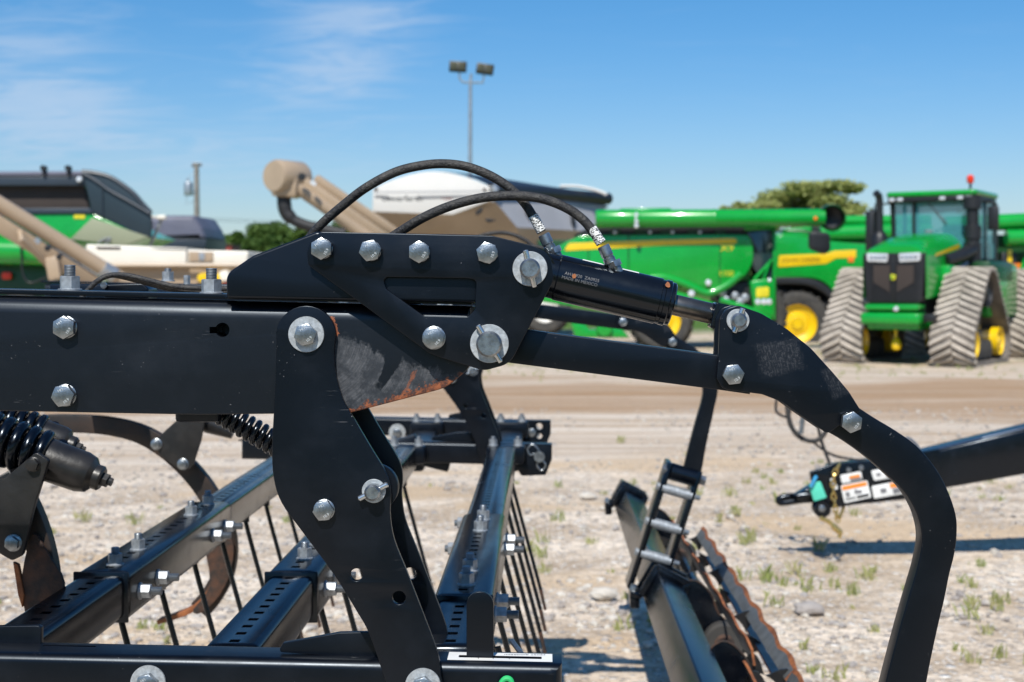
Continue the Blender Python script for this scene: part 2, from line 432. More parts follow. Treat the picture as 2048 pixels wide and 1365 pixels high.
# --- main beam
b = MB().m('black_paint_worn')
b.plate(rounded([(-1300, 565), (400, 602.5), (700, 609.2), (900, 613.6), (931, 614.4), (936, 614.5), (941, 616), (941, 735, 30), (893, 776, 90), (702, 826, 6), (400, 830), (-1300, 797)]), Y0, .166, .002, seg=9, wide=lambda p: 12.5 if p.y > W(0, 615, Y0).z else 1.0)
beam = near(b.build('main_beam', tool))
c = MB(); hole = rounded([(414, 655), (428, 655), (429, 649, 0), (438, 645, 8), (452, 648, 10), (457, 660, 10), (452, 673, 10), (438, 676, 8), (429, 671), (428, 667), (414, 667)], 4)
c.plate(circ(439, 661, 14.5), Y0 - .02, .075, 0); boolean_cut(beam, c)
c = MB(); c.plate([(413, 655), (433, 655), (433, 668), (413, 668)], Y0 - .02, .068, 0); boolean_cut(beam, c)
for p in beam.data.polygons: p.use_smooth = max(map(abs, p.normal)) < .999
beam.data.set_sharp_from_angle(angle=R(32))
b = MB().m('black_paint'); b.plate([(-1300, 550), (944, 599.5), (944, 609), (-1300, 560)], Y0 + .018, .13, .001); near(b.build('top_plate', tool))
b = MB().m('black_paint'); b.plate([(450, 591.5), (944, 602.5), (944, 610), (450, 599)], Y0 + .004, .02, .001); b.build('shim_plate', tool)
# --- upper bracket (bent plate behind the gusset)
b = MB().m('black_paint')
ob = rounded([(453, 597), (452, 548, 28), (505, 512, 30), (632, 464, 12), (960, 470), (960, 606, 2)], 8)
b.plate(ob, YB, .012, .0045, seg=4)
b.plate([(455, 584), (955, 595.5), (955, 606), (455, 595)], YB + .0121, .11, .001)
near(b.build('upper_bracket', tool))
# --- gusset (front bracket) and its twin behind
og = rounded([(613, 492, 40), (640, 464, 14), (986, 472, 20), (1062, 491, 40), (1100, 507, 40), (1108, 560, 36), (1020, 728, 46), (968, 742, 40), (886, 717, 30), (858, 706, 6), (617, 531, 10)], 8)
slot = rounded([(764, 554, 19), (936, 557, 20), (953, 560, 18), (950, 620, 12), (936, 634, 8), (847, 632, 10), (773, 579, 14)], 6)
b = MB().m('black_paint'); b.plate(og, YA, .012, .0012, [slot]); gus = near(b.build('gusset_plate', tool))
def persp(pts, Ya, Yb):                               # the same real outline, standing at another depth
    s = Ya / Yb
    return [(CX + (p[0] - CX) * s, CY + (p[1] - CY) * s) for p in pts]
b = MB().m('black_paint'); b.plate(persp(og, YA, 2.37), 2.37, .012, .0012, [persp(slot, YA, 2.37)]); near(b.build('gusset_plate', tool))
# --- pivot plates
left = [(553, 664), (551, 760), (546, 850), (544, 900), (547, 955), (563, 1006), (606, 1066), (668, 1150), (712, 1221), (739, 1270), (772, 1365), (806, 1462)]
right = [(924, 1462), (885, 1365), (876, 1309), (845, 1225), (814, 1145), (788, 1079), (780, 1026), (782, 985), (774, 950), (740, 893), (703, 830), (686, 800), (672, 752), (668, 705), (672, 664)]
arc = [(612 + 60 * math.cos(a), 672 - 60 * math.sin(a)) for a in [R(175) - R(170) * k / 14 for k in range(15)]]
op = smooth(left, 4) + [(815, 1485), (846, 1500), (880, 1500), (912, 1488)] + smooth(right, 4)[:-1] + list(reversed(arc))
op = [p for k, p in enumerate(op) if math.dist(p, op[k - 1]) > 1.0]
holes = [circ(713, 1150, 12.5), circ(798, 1196, 13.5)]
for Yp in (YC, YD):
    b = MB().m('black_paint'); b.plate(op if Yp == YC else persp(op, YC, YD), Yp, .012, .0012, [h if Yp == YC else persp(h, YC, YD) for h in holes])
    near(b.build('pivot_plate', tool))
b = MB().m('black_paint')                             # spacer boss and cross tube between the pivot plates
b.lathe([(0, 0), (.035, 0), (.036, .002), (.036, .016), (0, .018)], W(750, 976, YC + .0125), (0, 1, 0), 36); b.lathe([(0, .017), (.014, .017), (.014, YD - YC - .014), (0, YD - YC - .014)], W(750, 976, YC + .013), (0, 1, 0), 20)
near(b.build('spacer_boss', tool))
# --- link bar, support arm, curved shank
b = MB().m('black_paint')
YL = Y0 + .012
b.plate([(985, 651), (1052, 660), (1434, 711), (1500, 720), (1500, 789), (1437, 780), (1018, 726), (985, 722)], YL, .045, .0015)
near(b.build('link_bar', tool))
oe = rounded([(1440, 640, 20), (1452, 618, 22), (1476, 611, 24), (1522, 627, 60), (1572, 657, 90), (1622, 697, 120), (1668, 748, 120), (1698, 784, 60), (1722, 822, 4), (1655, 868, 10), (1605, 834, 60), (1563, 804, 60), (1524, 789, 40), (1446, 779, 22), (1433, 758, 8), (1438, 704)], 7)
YE = Y0 - .003
for Ye in (YE, YL + .046):
    b = MB().m('black_paint_scuffed'); b.plate(oe if Ye == YE else persp(oe, YE, Ye), Ye, .014, .0013); near(b.build('support_arm', tool))
YF_ = YE + .0145
inner = [(1560, 800), (1600, 829), (1640, 856), (1684, 880), (1730, 912), (1772, 948), (1805, 980), (1826, 1012), (1839, 1045), (1844, 1082), (1836, 1130), (1825, 1169), (1814, 1206), (1796, 1270), (1772, 1362), (1753, 1440), (1742, 1480)]
outer = [(1826, 1500), (1840, 1440), (1858, 1340), (1876, 1255), (1889, 1200), (1899, 1150), (1909, 1110), (1914, 1070), (1912, 1030), (1895, 980), (1870, 935), (1833, 892), (1790, 861), (1750, 837), (1712, 812), (1660, 776), (1600, 740)]
b = MB().m('black_paint'); b.plate(smooth(inner, 4) + smooth(outer, 4), YF_, .040, .0025); near(b.build('curved_shank', tool))
# --- hydraulic cylinder between the gussets
YH = 2.275; kH = YH / F
c0, c1 = W(1108, 553.5, YH), W(1331, 606, YH); ax = (c1 - c0).normalized(); Lb = (c1 - c0).length
rb = 46.5 * kH
b = MB().m('gloss_black')
b.lathe([(0, -.026), (rb * .8, -.026), (rb * .96, -.018), (rb * .96, .004), (rb, .006), (rb, Lb - .012), (rb * .955, Lb - .011), (rb * .955, Lb - .006), (rb * .99, Lb - .005), (rb * .99, Lb + .003), (rb * .93, Lb + .005), (rb * .93, Lb + .010), (rb * .86, Lb + .012), (0, Lb + .012)], c0, ax, 48)
b.lathe([(0, -.03), (.036, -.03), (.036, .03), (0, .03)], W(1066, 541, YH), (0, 1, 0), 24)
bar = near(b.build('hydraulic_cylinder', tool))
b = MB().m('rust_orange')
perp = Vector((-ax.z, 0, ax.x)) * -1
if perp.z < 0: perp = -perp
def on_barrel(px, py, out=.0004):                     # a point of the barrel's camera side under a photo point
    p = W(px, py, YH); q = p - c0; h = q.dot(ax); s = (q - ax * h).dot(perp); s = max(-rb * .97, min(rb * .97, s))
    y = -math.sqrt(rb * rb - s * s)
    return c0 + ax * h + perp * s + Vector((0, y, 0)) * (1 + out / rb), s
for px, py, n, sz in ((1147, 553, 7, 5.5), (1333, 570, 8, 6)):
    ring = [on_barrel(px + sz * math.cos(2 * PI * k / n) * (.7 + .3 * rng.random()), py + sz * 1.1 * math.sin(2 * PI * k / n) * (.7 + .3 * rng.random()))[0] for k in range(n)]
    b._f([b.v(p + Vector((0, -.0012, 0))) for p in ring], False)
near(b.build('rust_spot', bar))
b = MB().m('sticker_grey')                            # ink print that follows the barrel
b.mats[0] = 'print_grey'
for body, px, py, sz in (('AH18920  ZA0925', 1163, 555, 9), ('MADE IN MEXICO', 1158, 563, 9)):
    me = text_mesh(body, sz * kH, 0, 'CENTER')
    for v in me.vertices:
        h = v.co.x; s = v.co.y
        base = W(px, py, YH) - c0; hh = base.dot(ax) + h; ss = (base - ax * base.dot(ax)).dot(perp) + s
        y = -math.sqrt(max(rb * rb - ss * ss, 0))
        v.co = c0 + ax * hh + perp * ss + Vector((0, y - .0006, 0))
    b.add_mesh(me, Matrix.Identity(4), 'print_grey'); bpy.data.meshes.remove(me)
b.build('stamped_text', bar)
b = MB().m('sticker_white')
n = 6
for i in range(n):
    for j in range(4):
        def pt(i, j):
            a = R(72 + 13 * j / 4); h = (1155 - 1108 + 113 * i / n) * kH * 1.02
            return c0 + ax * h + perp * (rb + .0006) * math.sin(a) + Vector((0, -(rb + .0006) * math.cos(a), 0))
        b.quad(pt(i, j), pt(i + 1, j), pt(i + 1, j + 1), pt(i, j + 1))
b.build('white_sticker', bar)
rr = 21 * kH; tip = W(1416, 626, YH)
b = MB().m('bare_rod'); b.lathe([(0, 0), (rr, 0), (rr, (tip - c1).length), (rr * .9, (tip - c1).length + .003), (0, (tip - c1).length + .003)], c1 + ax * .008, ax, 32)
near(b.build('piston_rod', bar))
b = MB().m('gloss_black')
b.lathe([(0, 0), (rr * 1.02, 0), (rr * 1.02, .018), (0, .018)], tip + ax * .004, ax, 28)
b.plate(rounded([(1432, 605, 3), (1470, 613, 4), (1506, 640, 26), (1480, 672, 26), (1420, 656, 4)], 4), YH - .022, .044, .002)
near(b.build('rod_clevis', bar))
# --- fasteners
GRADE = text_mesh('10.9', .0062, .00025); MARK2 = text_mesh('UH', .0058, .00025)
def bolt(px, py, Y, af=.030, wr=0.0, h=.0125, roll=0.0, flange=0.0, name='bolt', marks=True, parent=None, keep=True, mat='zinc'):
    o = W(px, py, Y); ax_ = Vector((0, -1, 0)); b = MB().m(mat); z = 0.0
    if wr: b.m('washer_zinc').lathe([(wr * .45, 0), (wr, 0), (wr, .0028), (wr * .985, .0036), (wr * .45, .0036)], o, ax_, 40); z = .0036; b.m(mat)
    if flange: b.lathe([(0, z), (flange, z), (flange, z + .0012), (flange * .82, z + .003), (0, z + .003)], o, ax_, 36); z += .002
    b.hexa(o, ax_, af, h, roll, z)
    if marks:
        for me, a in ((GRADE, roll + .5), (MARK2, roll + .5 + PI * .9)):
            M = facing(o + ax_ * (z + h + .00005) + Vector((math.sin(a), 0, -math.cos(a))) * af * .31, a)
            b.add_mesh(me, M, 'engraved')
    q = b.build(name, parent or tool)
    if keep: NEAR.append(q)
    return q
for px, py, ro in ((645, 498, .5), (742, 502, .2), (839.5, 504.5, .52), (975, 506.5, .75)): bolt(px, py, YA, .0295, 0, .0125, ro, .0155)
bolt(868, 676, YA, .030, 0, .0125, .3, .0178)
bolt(613, 669, YC, .0305, .0275, .0115, .25)
bolt(648.5, 1020, YC, .028, 0, .011, .1, .0163)
bolt(132.5, 655, Y0, .031, 0, .0125, .5, .0172); bolt(131, 791, Y0, .031, 0, .0125, .15, .0172)
bolt(1465, 748.5, YE, .029, 0, .012, .12, .0145); bolt(1700.5, 843.5, YE, .029, 0, .012, .4, .0145)
def pin(px, py, Y, r, h, wr, cot, ang, t=.0032):
    o = W(px, py, Y); ax_ = Vector((0, -1, 0)); b = MB().m('zinc')
    b.lathe([(r * .5, -.002), (r, -.002), (r, h + .001), (r - .0032, h + .005), (0, h + .005)], o, ax_, 36)
    b.m('zinc_dull').lathe([(0, 0), (.0012, .0001), (.0011, .0003), (0, .0004)], o + ax_ * (h + .005), ax_, 10)
    q = near(b.build('pivot_pin', tool))
    b = MB().m('washer_zinc'); b.lathe([(r, 0), (wr, 0), (wr, t), (wr - .0006, t + .0006), (r, t + .0006)], o, ax_, 48); near(b.build('washer', q))
    d = Vector((math.cos(ang), 0, math.sin(ang))); b = MB().m('zinc_bright'); oo = o + ax_ * (t + .0058)
    b.lathe([(0, 0), (.0034, 0), (.0044, .0012), (.0044, cot * .97), (.0034, cot), (0, cot)], oo - d * cot * .5, d, 16); near(b.build('cotter_pin', q))
    return q
pin(1060, 538, YA, .0155, .021, .0265, .058, R(-76)); pin(979, 687.5, YA, .0195, .021, .0293, .066, R(-58))
pin(1475.5, 641, YE, .0118, .018, .0175, .040, R(70)); pin(748, 982, YC, .0125, .020, .0182, .050, R(27))
def stud(p, ax_, r=.009, washer=.0185, nut=.028, thr=.040, name='stud_bolt', parent=None, mat='zinc_matte', roll=.2):
    b = MB().m(mat); p = Vector(p); ax_ = Vector(ax_).normalized()
    b.lathe([(0, 0), (washer, 0), (washer, .0024), (washer * .93, .0034), (0, .0034)], p, ax_, 28)
    b.hexa(p, ax_, nut, .020, roll, .0034)
    prof = [(0, .02)]; z = .0225
    while z < thr: prof += [(r, z), (r * .87, z + .0012)]; z += .0024
    prof += [(r * .86, thr), (0, thr)]
    b.m('zinc_dull').lathe(prof, p, ax_, 20)
    return b.build(name, parent or tool)
for px, py in ((140, 582.0), (423, 588.5)): NEAR.append(stud(W(px, py, Y0 + .045), (0, 0, 1)))
# --- hydraulic hoses
def hose(pts, r, Y, name='hydraulic_hose', fit=None, mat='rubber_hose', y2=None):
    P = [W(p[0], p[1], Y + (p[2] if len(p) > 2 else 0)) for p in smooth([(p[0], p[1], p[2] if len(p) > 2 else 0) for p in pts], 8)]
    b = MB().m(mat); b.tube(P, r, 16)
    o = b.build(name, tool, 60); NEAR.append(o)
    if fit:
        (s0, s1), (f0, f1), nut = fit
        b = MB().m('sticker_code'); b.tube([W(*s0, Y), W(*s1, Y)], r * 1.10, 18); near(b.build('label_sleeve', o, 60))
        a, e = W(*f0, Y), W(*f1, Y); d = (e - a).normalized(); L = (e - a).length
        b = MB().m('zinc'); b.lathe([(r, 0), (r * 1.28, .001), (r * 1.30, L * .55), (r * 1.14, L * .6), (r * 1.14, L * .66), (r * 1.3, L * .70), (r * 1.3, L * .95), (r * .7, L), (r * .7, L + .012), (0, L + .012)], a, d, 28)
        near(b.build('crimp_fitting', o))
        b = MB().m('zinc'); q = W(*nut, Y); b.hexa(q - d * .006, d, .021, .010, .3, 0, True); b.tube([q, q + d * .02], .008, 14); near(b.build('hose_nut', o))
    return o
hose([(590, 520, .05), (632, 460, .03), (690, 408, .015), (735, 374), (790, 345), (840, 332), (885, 328), (930, 333), (975, 349), (1015, 373), (1045, 402), (1066, 433), (1083, 465)], 9.3 * kH, YH + .012, fit=(((1066, 432), (1083, 463)), ((1087, 469), (1103, 503)), (1110, 502)))
hose([(745, 500, .03), (800, 464, .02), (850, 434, .005), (905, 411), (965, 396), (1025, 392), (1080, 397), (1130, 415), (1165, 439), (1186, 464), (1202, 488)], 9.6 * kH, YH - .012, fit=(((1183, 457), (1202, 486)), ((1206, 492), (1222, 528)), (1230, 529)))
# --- harrow frame rail under the pivot plate
YG = 2.2
b = MB().m('black_paint')
b.plate([(-900, 1288.5), (1100, 1330.5), (1124, 1331), (1124, 1430), (-900, 1388.5)], YG, .085, .015, seg=5)
rail = b.build('harrow_rail', tool)
c = MB()
def topz(px): return W(px, 1300 + (px + 352) * 31 / 1476, YG).z
def topp(px, y): k = YG / F; return Vector(((px - CX) * k, y, topz(px)))
x0, x1 = topp(916, 0).x, topp(1082, 0).x
c.bx(x0, x1, YG + .033, YG + .045, topz(1000) - .03, topz(1000) + .03); boolean_cut(rail, c)
c = MB(); c.bx(topp(62, 0).x, topp(170, 0).x, YG + .050, YG + .058, topz(100) - .02, topz(100) + .02); boolean_cut(rail, c)
for p in rail.data.polygons: p.use_smooth = max(map(abs, p.normal)) < .999
rail.data.set_sharp_from_angle(angle=R(32))
b = MB().m('sticker_white')
x0s, x1s = topp(893, 0).x, topp(1105, 0).x; zs = lambda x: topz(x / (YG / F) + CX) + .0006
def flat(b, xa, xb, ya, yb): b.quad(Vector((xa, ya, zs(xa))), Vector((xb, ya, zs(xb))), Vector((xb, yb, zs(xb))), Vector((xa, yb, zs(xa))))
flat(b, x0s, x1s, YG + .016, YG + .032); flat(b, x0s, x1s, YG + .046, YG + .064); flat(b, x0s, x0 - .001, YG + .032, YG + .046); flat(b, x1 + .001, x1s, YG + .032, YG + .046)
me = text_mesh('MOST AGGRESSIVE', .0085, .0)
b.add_mesh(me, Matrix.Translation(topp(1042, YG + .055) + Vector((0, 0, .0012))) @ Matrix.Rotation(PI, 4, 'Z') @ Matrix.Diagonal((1.05, 1, 1, 1)), 'sticker_print')
for px in (955, 985, 1018): b.m('sticker_print'); flat2 = topp(px, 0).x; b.quad(*[Vector((flat2 + dx, YG + y, zs(flat2) + .0004)) for dx, y in ((-.0006, .0265), (.0006, .0265), (.0006, .032), (-.0006, .032))])
b.build('scale_sticker', rail)
b = MB().m('black_paint'); b.plate(rounded([(933, 1350), (933, 1184, 27), (987, 1184, 27), (987, 1350)], 8), YG + .0345, .008, .001); b.build('depth_pointer', tool)
b = MB().m('black_paint'); b.plate(rounded([(-340, 1300), (-40, 1254), (76, 1252, 8), (82, 1256), (82, 1305), (-340, 1296)], 4), YG + .062, .012, .001); near(b.build('end_lug', tool))
b = MB().m('black_paint'); b.plate(rounded([(560, 1297, 4), (566, 1287), (680, 1266, 30), (800, 1264), (800, 1322), (560, 1305, 4)], 4), YG + .03, .012, .001); near(b.build('wedge_lug', tool))
for px, py in ((297, 1366), (846, 1372)): bolt(px, py, YG if px < 400 else YC, .030, .0275, .012, .3)
b = MB().m('zinc')                                     # hairpin clip on the rail's end
hp = [(1030, 1395), (1052, 1372), (1075, 1385), (1090, 1412), (1100, 1440), (1118, 1470), (1098, 1496), (1076, 1468), (1088, 1440), (1070, 1418), (1042, 1420), (1030, 1395)]
b.tube([W(x - 22, y - 40, YG - .012) for x, y in smooth(hp, 5)], .0040, 8); b.lathe([(0, 0), (.020, 0), (.020, .03), (0, .03)], W(1066, 1384, YG + .002), (0, -1, 0), 18)
clip = b.build('hairpin_clip', tool); HAIR = clip
b = MB().m('sling_green'); b.tube([W(x, y, YG - .008) for x, y in smooth([(1000, 1400), (1001, 1372), (1010, 1358), (1022, 1362), (1026, 1390), (1030, 1410)], 5)], .0045, 10); b.build('green_strap', tool)
b = MB().m('zinc'); b.tube([W(1024, 1283, 2.42), W(1046, 1312, 2.36), W(1058, 1330, 2.34)], .0045, 10); b.build('adjuster_rod', tool)
# --- far wing: the same side assembly three metres on
DY = 3.03
for o in [q for q in NEAR if q.parent == tool]: copy_part(o, tool, (0, DY, 0))
clip.location += Vector((0, DY, 0)); WPOS[clip.name] += Vector((0, DY, 0))
for n_ in ('end_lug', 'wedge_lug'):
    copy_part(bpy.data.objects[n_], tool, (0, 3.93, 0))
for k, yo in enumerate((3.03, 3.93)):
    b = MB().m('black_paint'); b.plate(persp([(-352, 1300), (960, 1328), (1040, 1329.5), (1040, 1430), (-352, 1400)], YG, YG), YG, .085, .013, seg=4)
    q = b.build('harrow_rail', tool); q.location.y += yo
    b = MB().m('black_paint'); b.plate(rounded([(1000, 1328), (1126, 1331), (1126, 1402), (1096, 1478, 8), (980, 1482, 14), (955, 1440, 14), (960, 1425), (1000, 1425)], 4), YG - .013, .012, .001, [circ(1062, 1362, 18), circ(1062, 1416, 16)] if k else [])
    b.bx(W(1000, 0, YG).x, W(1126, 0, YG).x, YG - .012, YG + .06, W(0, 1333, YG).z, W(0, 1328, YG).z, .002)
    q = b.build('hitch_plate', tool); q.location.y += yo
for X_ in (-.93, -.50, -.14):                          # carriers and clamps between the two far rails
    b = MB().m('black_paint'); b.bx(X_ - .05, X_ + .05, 5.32, 6.12, 1.05, 1.13, .012); b.build('rail_tie', tool)
    for y in (5.17, 6.08):
        b = MB().m('black_paint'); b.bx(X_ - .07, X_ + .07, y - .03, y + .05, 1.10, 1.165, .01); q = b.build('bar_clamp', tool)
        for dx in (-.045, .045): stud((X_ + dx, y, 1.165), (0, 0, 1), .009, .018, .026, .034, parent=q)
b = MB().m('black_paint'); b.bar(W(800, 905, 5.3), W(900, 930, 5.3), .05, .06, Vector((0, 1, 0)), .005); b.bar(W(790, 880, 5.28), W(800, 915, 5.28), .16, .04, Vector((0, 1, 0)), .005); b.build('rail_gusset', tool)
for px in (270, 760, 1020):                           # round washers of the rail bolts out on the far rails
    bolt(px, 1392, YG, .034, .036, .014, .2, marks=False, keep=False).location += Vector((0, 3.93, 0))
# --- harrow bars with sleeves, studs and tines
ZT = H - .572; QB = 1.04
def harrow_bar(X0, X1, ya, yb, s0, s1, hole_x, tops, sides, tines, lside=()):
    X0, X1, hole_x, s0, s1 = X0 * QB, X1 * QB, hole_x * QB, s0 * QB, s1 * QB; sides = [y * QB for y in sides]; lside = [y * QB for y in lside]; tines = [y * QB for y in tines]; ya = 2.288
    b = MB().m('black_paint_far'); w = X1 - X0; g_ = .0075
    b.bx(X0 + g_, X1 - g_, ya, yb, ZT - .10 + g_, ZT - g_, .012, 3)
    o = b.build('harrow_bar', tool)
    c = MB(); y = ya + .027
    while y < yb - .05:
        if not (s0 - .02 < y < s1 + .02): c.bx(hole_x - .0085, hole_x + .0085, y - .009, y + .009, ZT - .03, ZT + .03)
        y += .0495
    boolean_cut(o, c)
    for p in o.data.polygons: p.use_smooth = max(map(abs, p.normal)) < .999
    o.data.set_sharp_from_angle(angle=R(32))
    b = MB().m('black_paint_far'); b.bx(X0, X1, s0, s1, ZT - .10, ZT, .016, 4); b.bx(X0 - .001, X1 + .001, s0 - .006, s0, ZT - .101, ZT + .001, .003)
    sl = b.build('bar_sleeve', o)
    c = MB(); y = s0 + .05
    while y < s1 - .06:
        c.bx(hole_x - .0085, hole_x + .0085, y - .008, y + .008, ZT - .008, ZT + .03); y += .0495
    boolean_cut(sl, c)
    for p in sl.data.polygons: p.use_smooth = max(map(abs, p.normal)) < .999
    sl.data.set_sharp_from_angle(angle=R(32))
    for y in tops: stud((hole_x + .004, y, ZT), (0, 0, 1), .0085, .0175, .026, .036, parent=o)
    for y in sides: stud((X1, y, ZT - .055), (1, 0, 0), .0085, .0175, .026, .045, parent=o)
    for y in lside: stud((X0, y, ZT - .055), (-1, 0, 0), .0085, .0175, .026, .030, parent=o)
    for k, y in enumerate(tines):
        b = MB().m('black_paint_far'); base = Vector((X1 - .018, y, ZT - .095)); ln = .44
        P = [base + Vector((.0, .0, 0)), base + Vector((.012, 0, -.05)), base + Vector((.10, .01, -ln * .86))]
        b.tube(smooth([tuple(p) for p in P], 4), .0063, 10)
        b.m('rust_steel').tube([P[-1], P[-1] + Vector((.016, .001, -.07))], [.0063, .0052], 10)
        b.m('black_paint').lathe([(0, 0), (.011, 0), (.011, .03), (0, .03)], base + Vector((0, 0, -.005)), (0, 0, 1), 12)
        b.build('harrow_tine', o)
    return o
yof = lambda py: F * .572 / (py - CY)
tn = lambda a, n: [a + .285 * k for k in range(n)]
harrow_bar(-.900, -.796, 2.30, 5.10, 2.725, 3.62, -.846, [yof(1130), yof(1100), yof(1031), yof(1009)], [2.80, 2.93, 3.42, 3.55], tn(2.45, 9))
harrow_bar(-.534, -.434, 2.30, 5.10, 2.725, 3.62, -.484, [yof(1118), yof(1090), 3.4, 3.53], [2.82, 2.95, 3.42, 3.55], tn(2.58, 8))
harrow_bar(-.197, -.090, 2.30, 5.10, 2.52, 3.43, -.146, [yof(1170), yof(1142), yof(1062), yof(1040)], [2.60, 2.71, 3.24, 3.36], tn(2.40, 9), [2.6, 2.72, 3.25, 3.6])
b = MB().m('black_paint')                              # crossing tine holders right of the third bar
for y in (2.46, 2.52, 2.60):
    P = [Vector((-.085, y, ZT - .09)), Vector((-.05, y + .005, ZT - .22)), Vector((.0, y + .01, ZT - .50))]
    b.tube(P, .0062, 10)
    q = b.m('rust_steel').tube([P[-1], P[-1] + Vector((.012, 0, -.08))], .006, 10).build('harrow_tine', tool); b = MB().m('black_paint')
b.bm.free()
# --- rolling basket on the far arm
bx0, by = .435, None
rot = Matrix.Rotation(R(28), 3, 'Y'); BC = Vector((.432, 0, H - 1.115))
b = MB().m('black_paint_far'); b.box((BC.x, 5.15, BC.z), (.104, 5.0, .112), rot, .006, 3)
bbar = b.build('basket_beam', tool)
YS = 5.235
top_l, bot_l, top_r, bot_r = W(1337, 936, YS), W(1262, 1166, YS), W(1396, 953, YS), W(1322, 1183, YS)
for a, e in ((top_l, bot_l), (top_r, bot_r)):
    b = MB().m('black_paint_far'); d = (e - a).normalized(); b.bar(a - d * .02 + Vector((0, .05, 0)), e + d * .02 + Vector((0, .05, 0)), .021, .13, Vector((0, 1, 0)), .003)
    b.build('hanger_strap', tool)
for t in (.17, .47, .74):
    a, e = top_l.lerp(bot_l, t), top_r.lerp(bot_r, t); d = (e - a).normalized()
    b = MB().m('zinc_matte'); b.tube([a, e], .019, 20); b.hexa(a, -d, .026, .022); b.hexa(e, d, .026, .014); b.m('zinc_dull').tube([e, e + d * .032], .009, 10)
    b.build('spacer_bolt', tool)
a, e = top_l + Vector((0, 0, -.01)), top_r + Vector((0, 0, -.01)); d = (e - a).normalized()
b = MB().m('black_paint_far'); b.tube([a + d * .008, e - d * .008], .032, 20); b.m('zinc').hexa(a - d * .008, -d, .032, .016); b.hexa(e + d * .008, d, .032, .02); b.build('hanger_pivot', tool)
def clamp(y, web=True):
    b = MB().m('black_paint_far')
    P = [(-.105, -.058), (-.062, -.048), (-.056, .064), (.056, .064), (.064, -.005), (.12, -.03)]
    for (p, q) in zip(P, P[1:]):
        v = lambda t, yy: BC + rot @ Vector((t[0], 0, t[1])) + Vector((0, yy, 0))
        b.bar(v(p, y), v(q, y), .12, .018, Vector((0, 0, 1)) if abs(q[0] - p[0]) > .02 else Vector((1, 0, 0)), .003)
    for sy in (-.05, .05):                               # raised edge straps of the clamp
        for (p, q) in ((P[1], P[2]), (P[2], P[3]), (P[3], P[4])):
            p2, q2 = tuple(Vector(p) * 1.17), tuple(Vector(q) * 1.17); b.bar(v(p2, y + sy), v(q2, y + sy), .018, .018, Vector((0, 0, 1)) if abs(q[0] - p[0]) > .02 else Vector((1, 0, 0)), .003)
    b.bar(v((-.088, -.055), y), v((-.062, -.10), y), .10, .035, Vector((1, 0, 0)), .006); b.bar(v((.09, -.03), y), v((.07, -.10), y), .10, .05, Vector((1, 0, 0)), .006)
    o = b.build('beam_clamp', tool)
    for p in (P[0], P[-1]):
        for dy in (-.022, .022):
            b = MB().m('zinc'); b.hexa(BC + rot @ Vector((p[0] * .9, 0, p[1] + .006)) + Vector((0, y + dy, 0)), rot @ Vector((0, 0, 1)), .026, .018); b.build('clamp_bolt', o)
    return o
AX = Vector((.645, 0, H - 1.285)); RB = .175
def web(y):
    b = MB().m('black_paint_far')
    pts = smooth([(BC.x + .02, BC.z - .04), (BC.x + .10, BC.z + .045), (BC.x + .17, BC.z + .0), (AX.x - .01, AX.z + .09), (AX.x + .075, AX.z + .03), (AX.x + .07, AX.z - .05), (AX.x - .02, AX.z - .07), (BC.x + .10, AX.z - .03), (BC.x + .03, BC.z - .12)], 4, True)
    b.prism([pts], lambda u, v, d: Vector((u, y + d, v)), .016, .002)
    b.m('rust_steel').tube([Vector((p[0], y, p[1])) for p in pts[0:14]], .0035, 6)
    o = b.build('bearing_hanger', tool)
    b = MB().m('tyre'); b.lathe([(.03, -.03), (.066, -.03), (.074, -.02), (.074, .02), (.066, .03), (.03, .03)], AX + Vector((0, y - .04, 0)), (0, 1, 0), 28)
    b.m('rust_steel').lathe([(0, -.036), (.026, -.036), (.04, -.028), (.04, .0), (0, .0)], AX + Vector((0, y - .04, 0)), (0, 1, 0), 24); b.m('zinc_dull').hexa(AX + Vector((0, y - .07, 0)), (0, -1, 0), .03, .02)
    b.build('basket_bearing', o)
for y in (3.35, 5.2, 7.3): clamp(y)
for y in (3.62, 4.27, 5.15, 6.8): web(y)
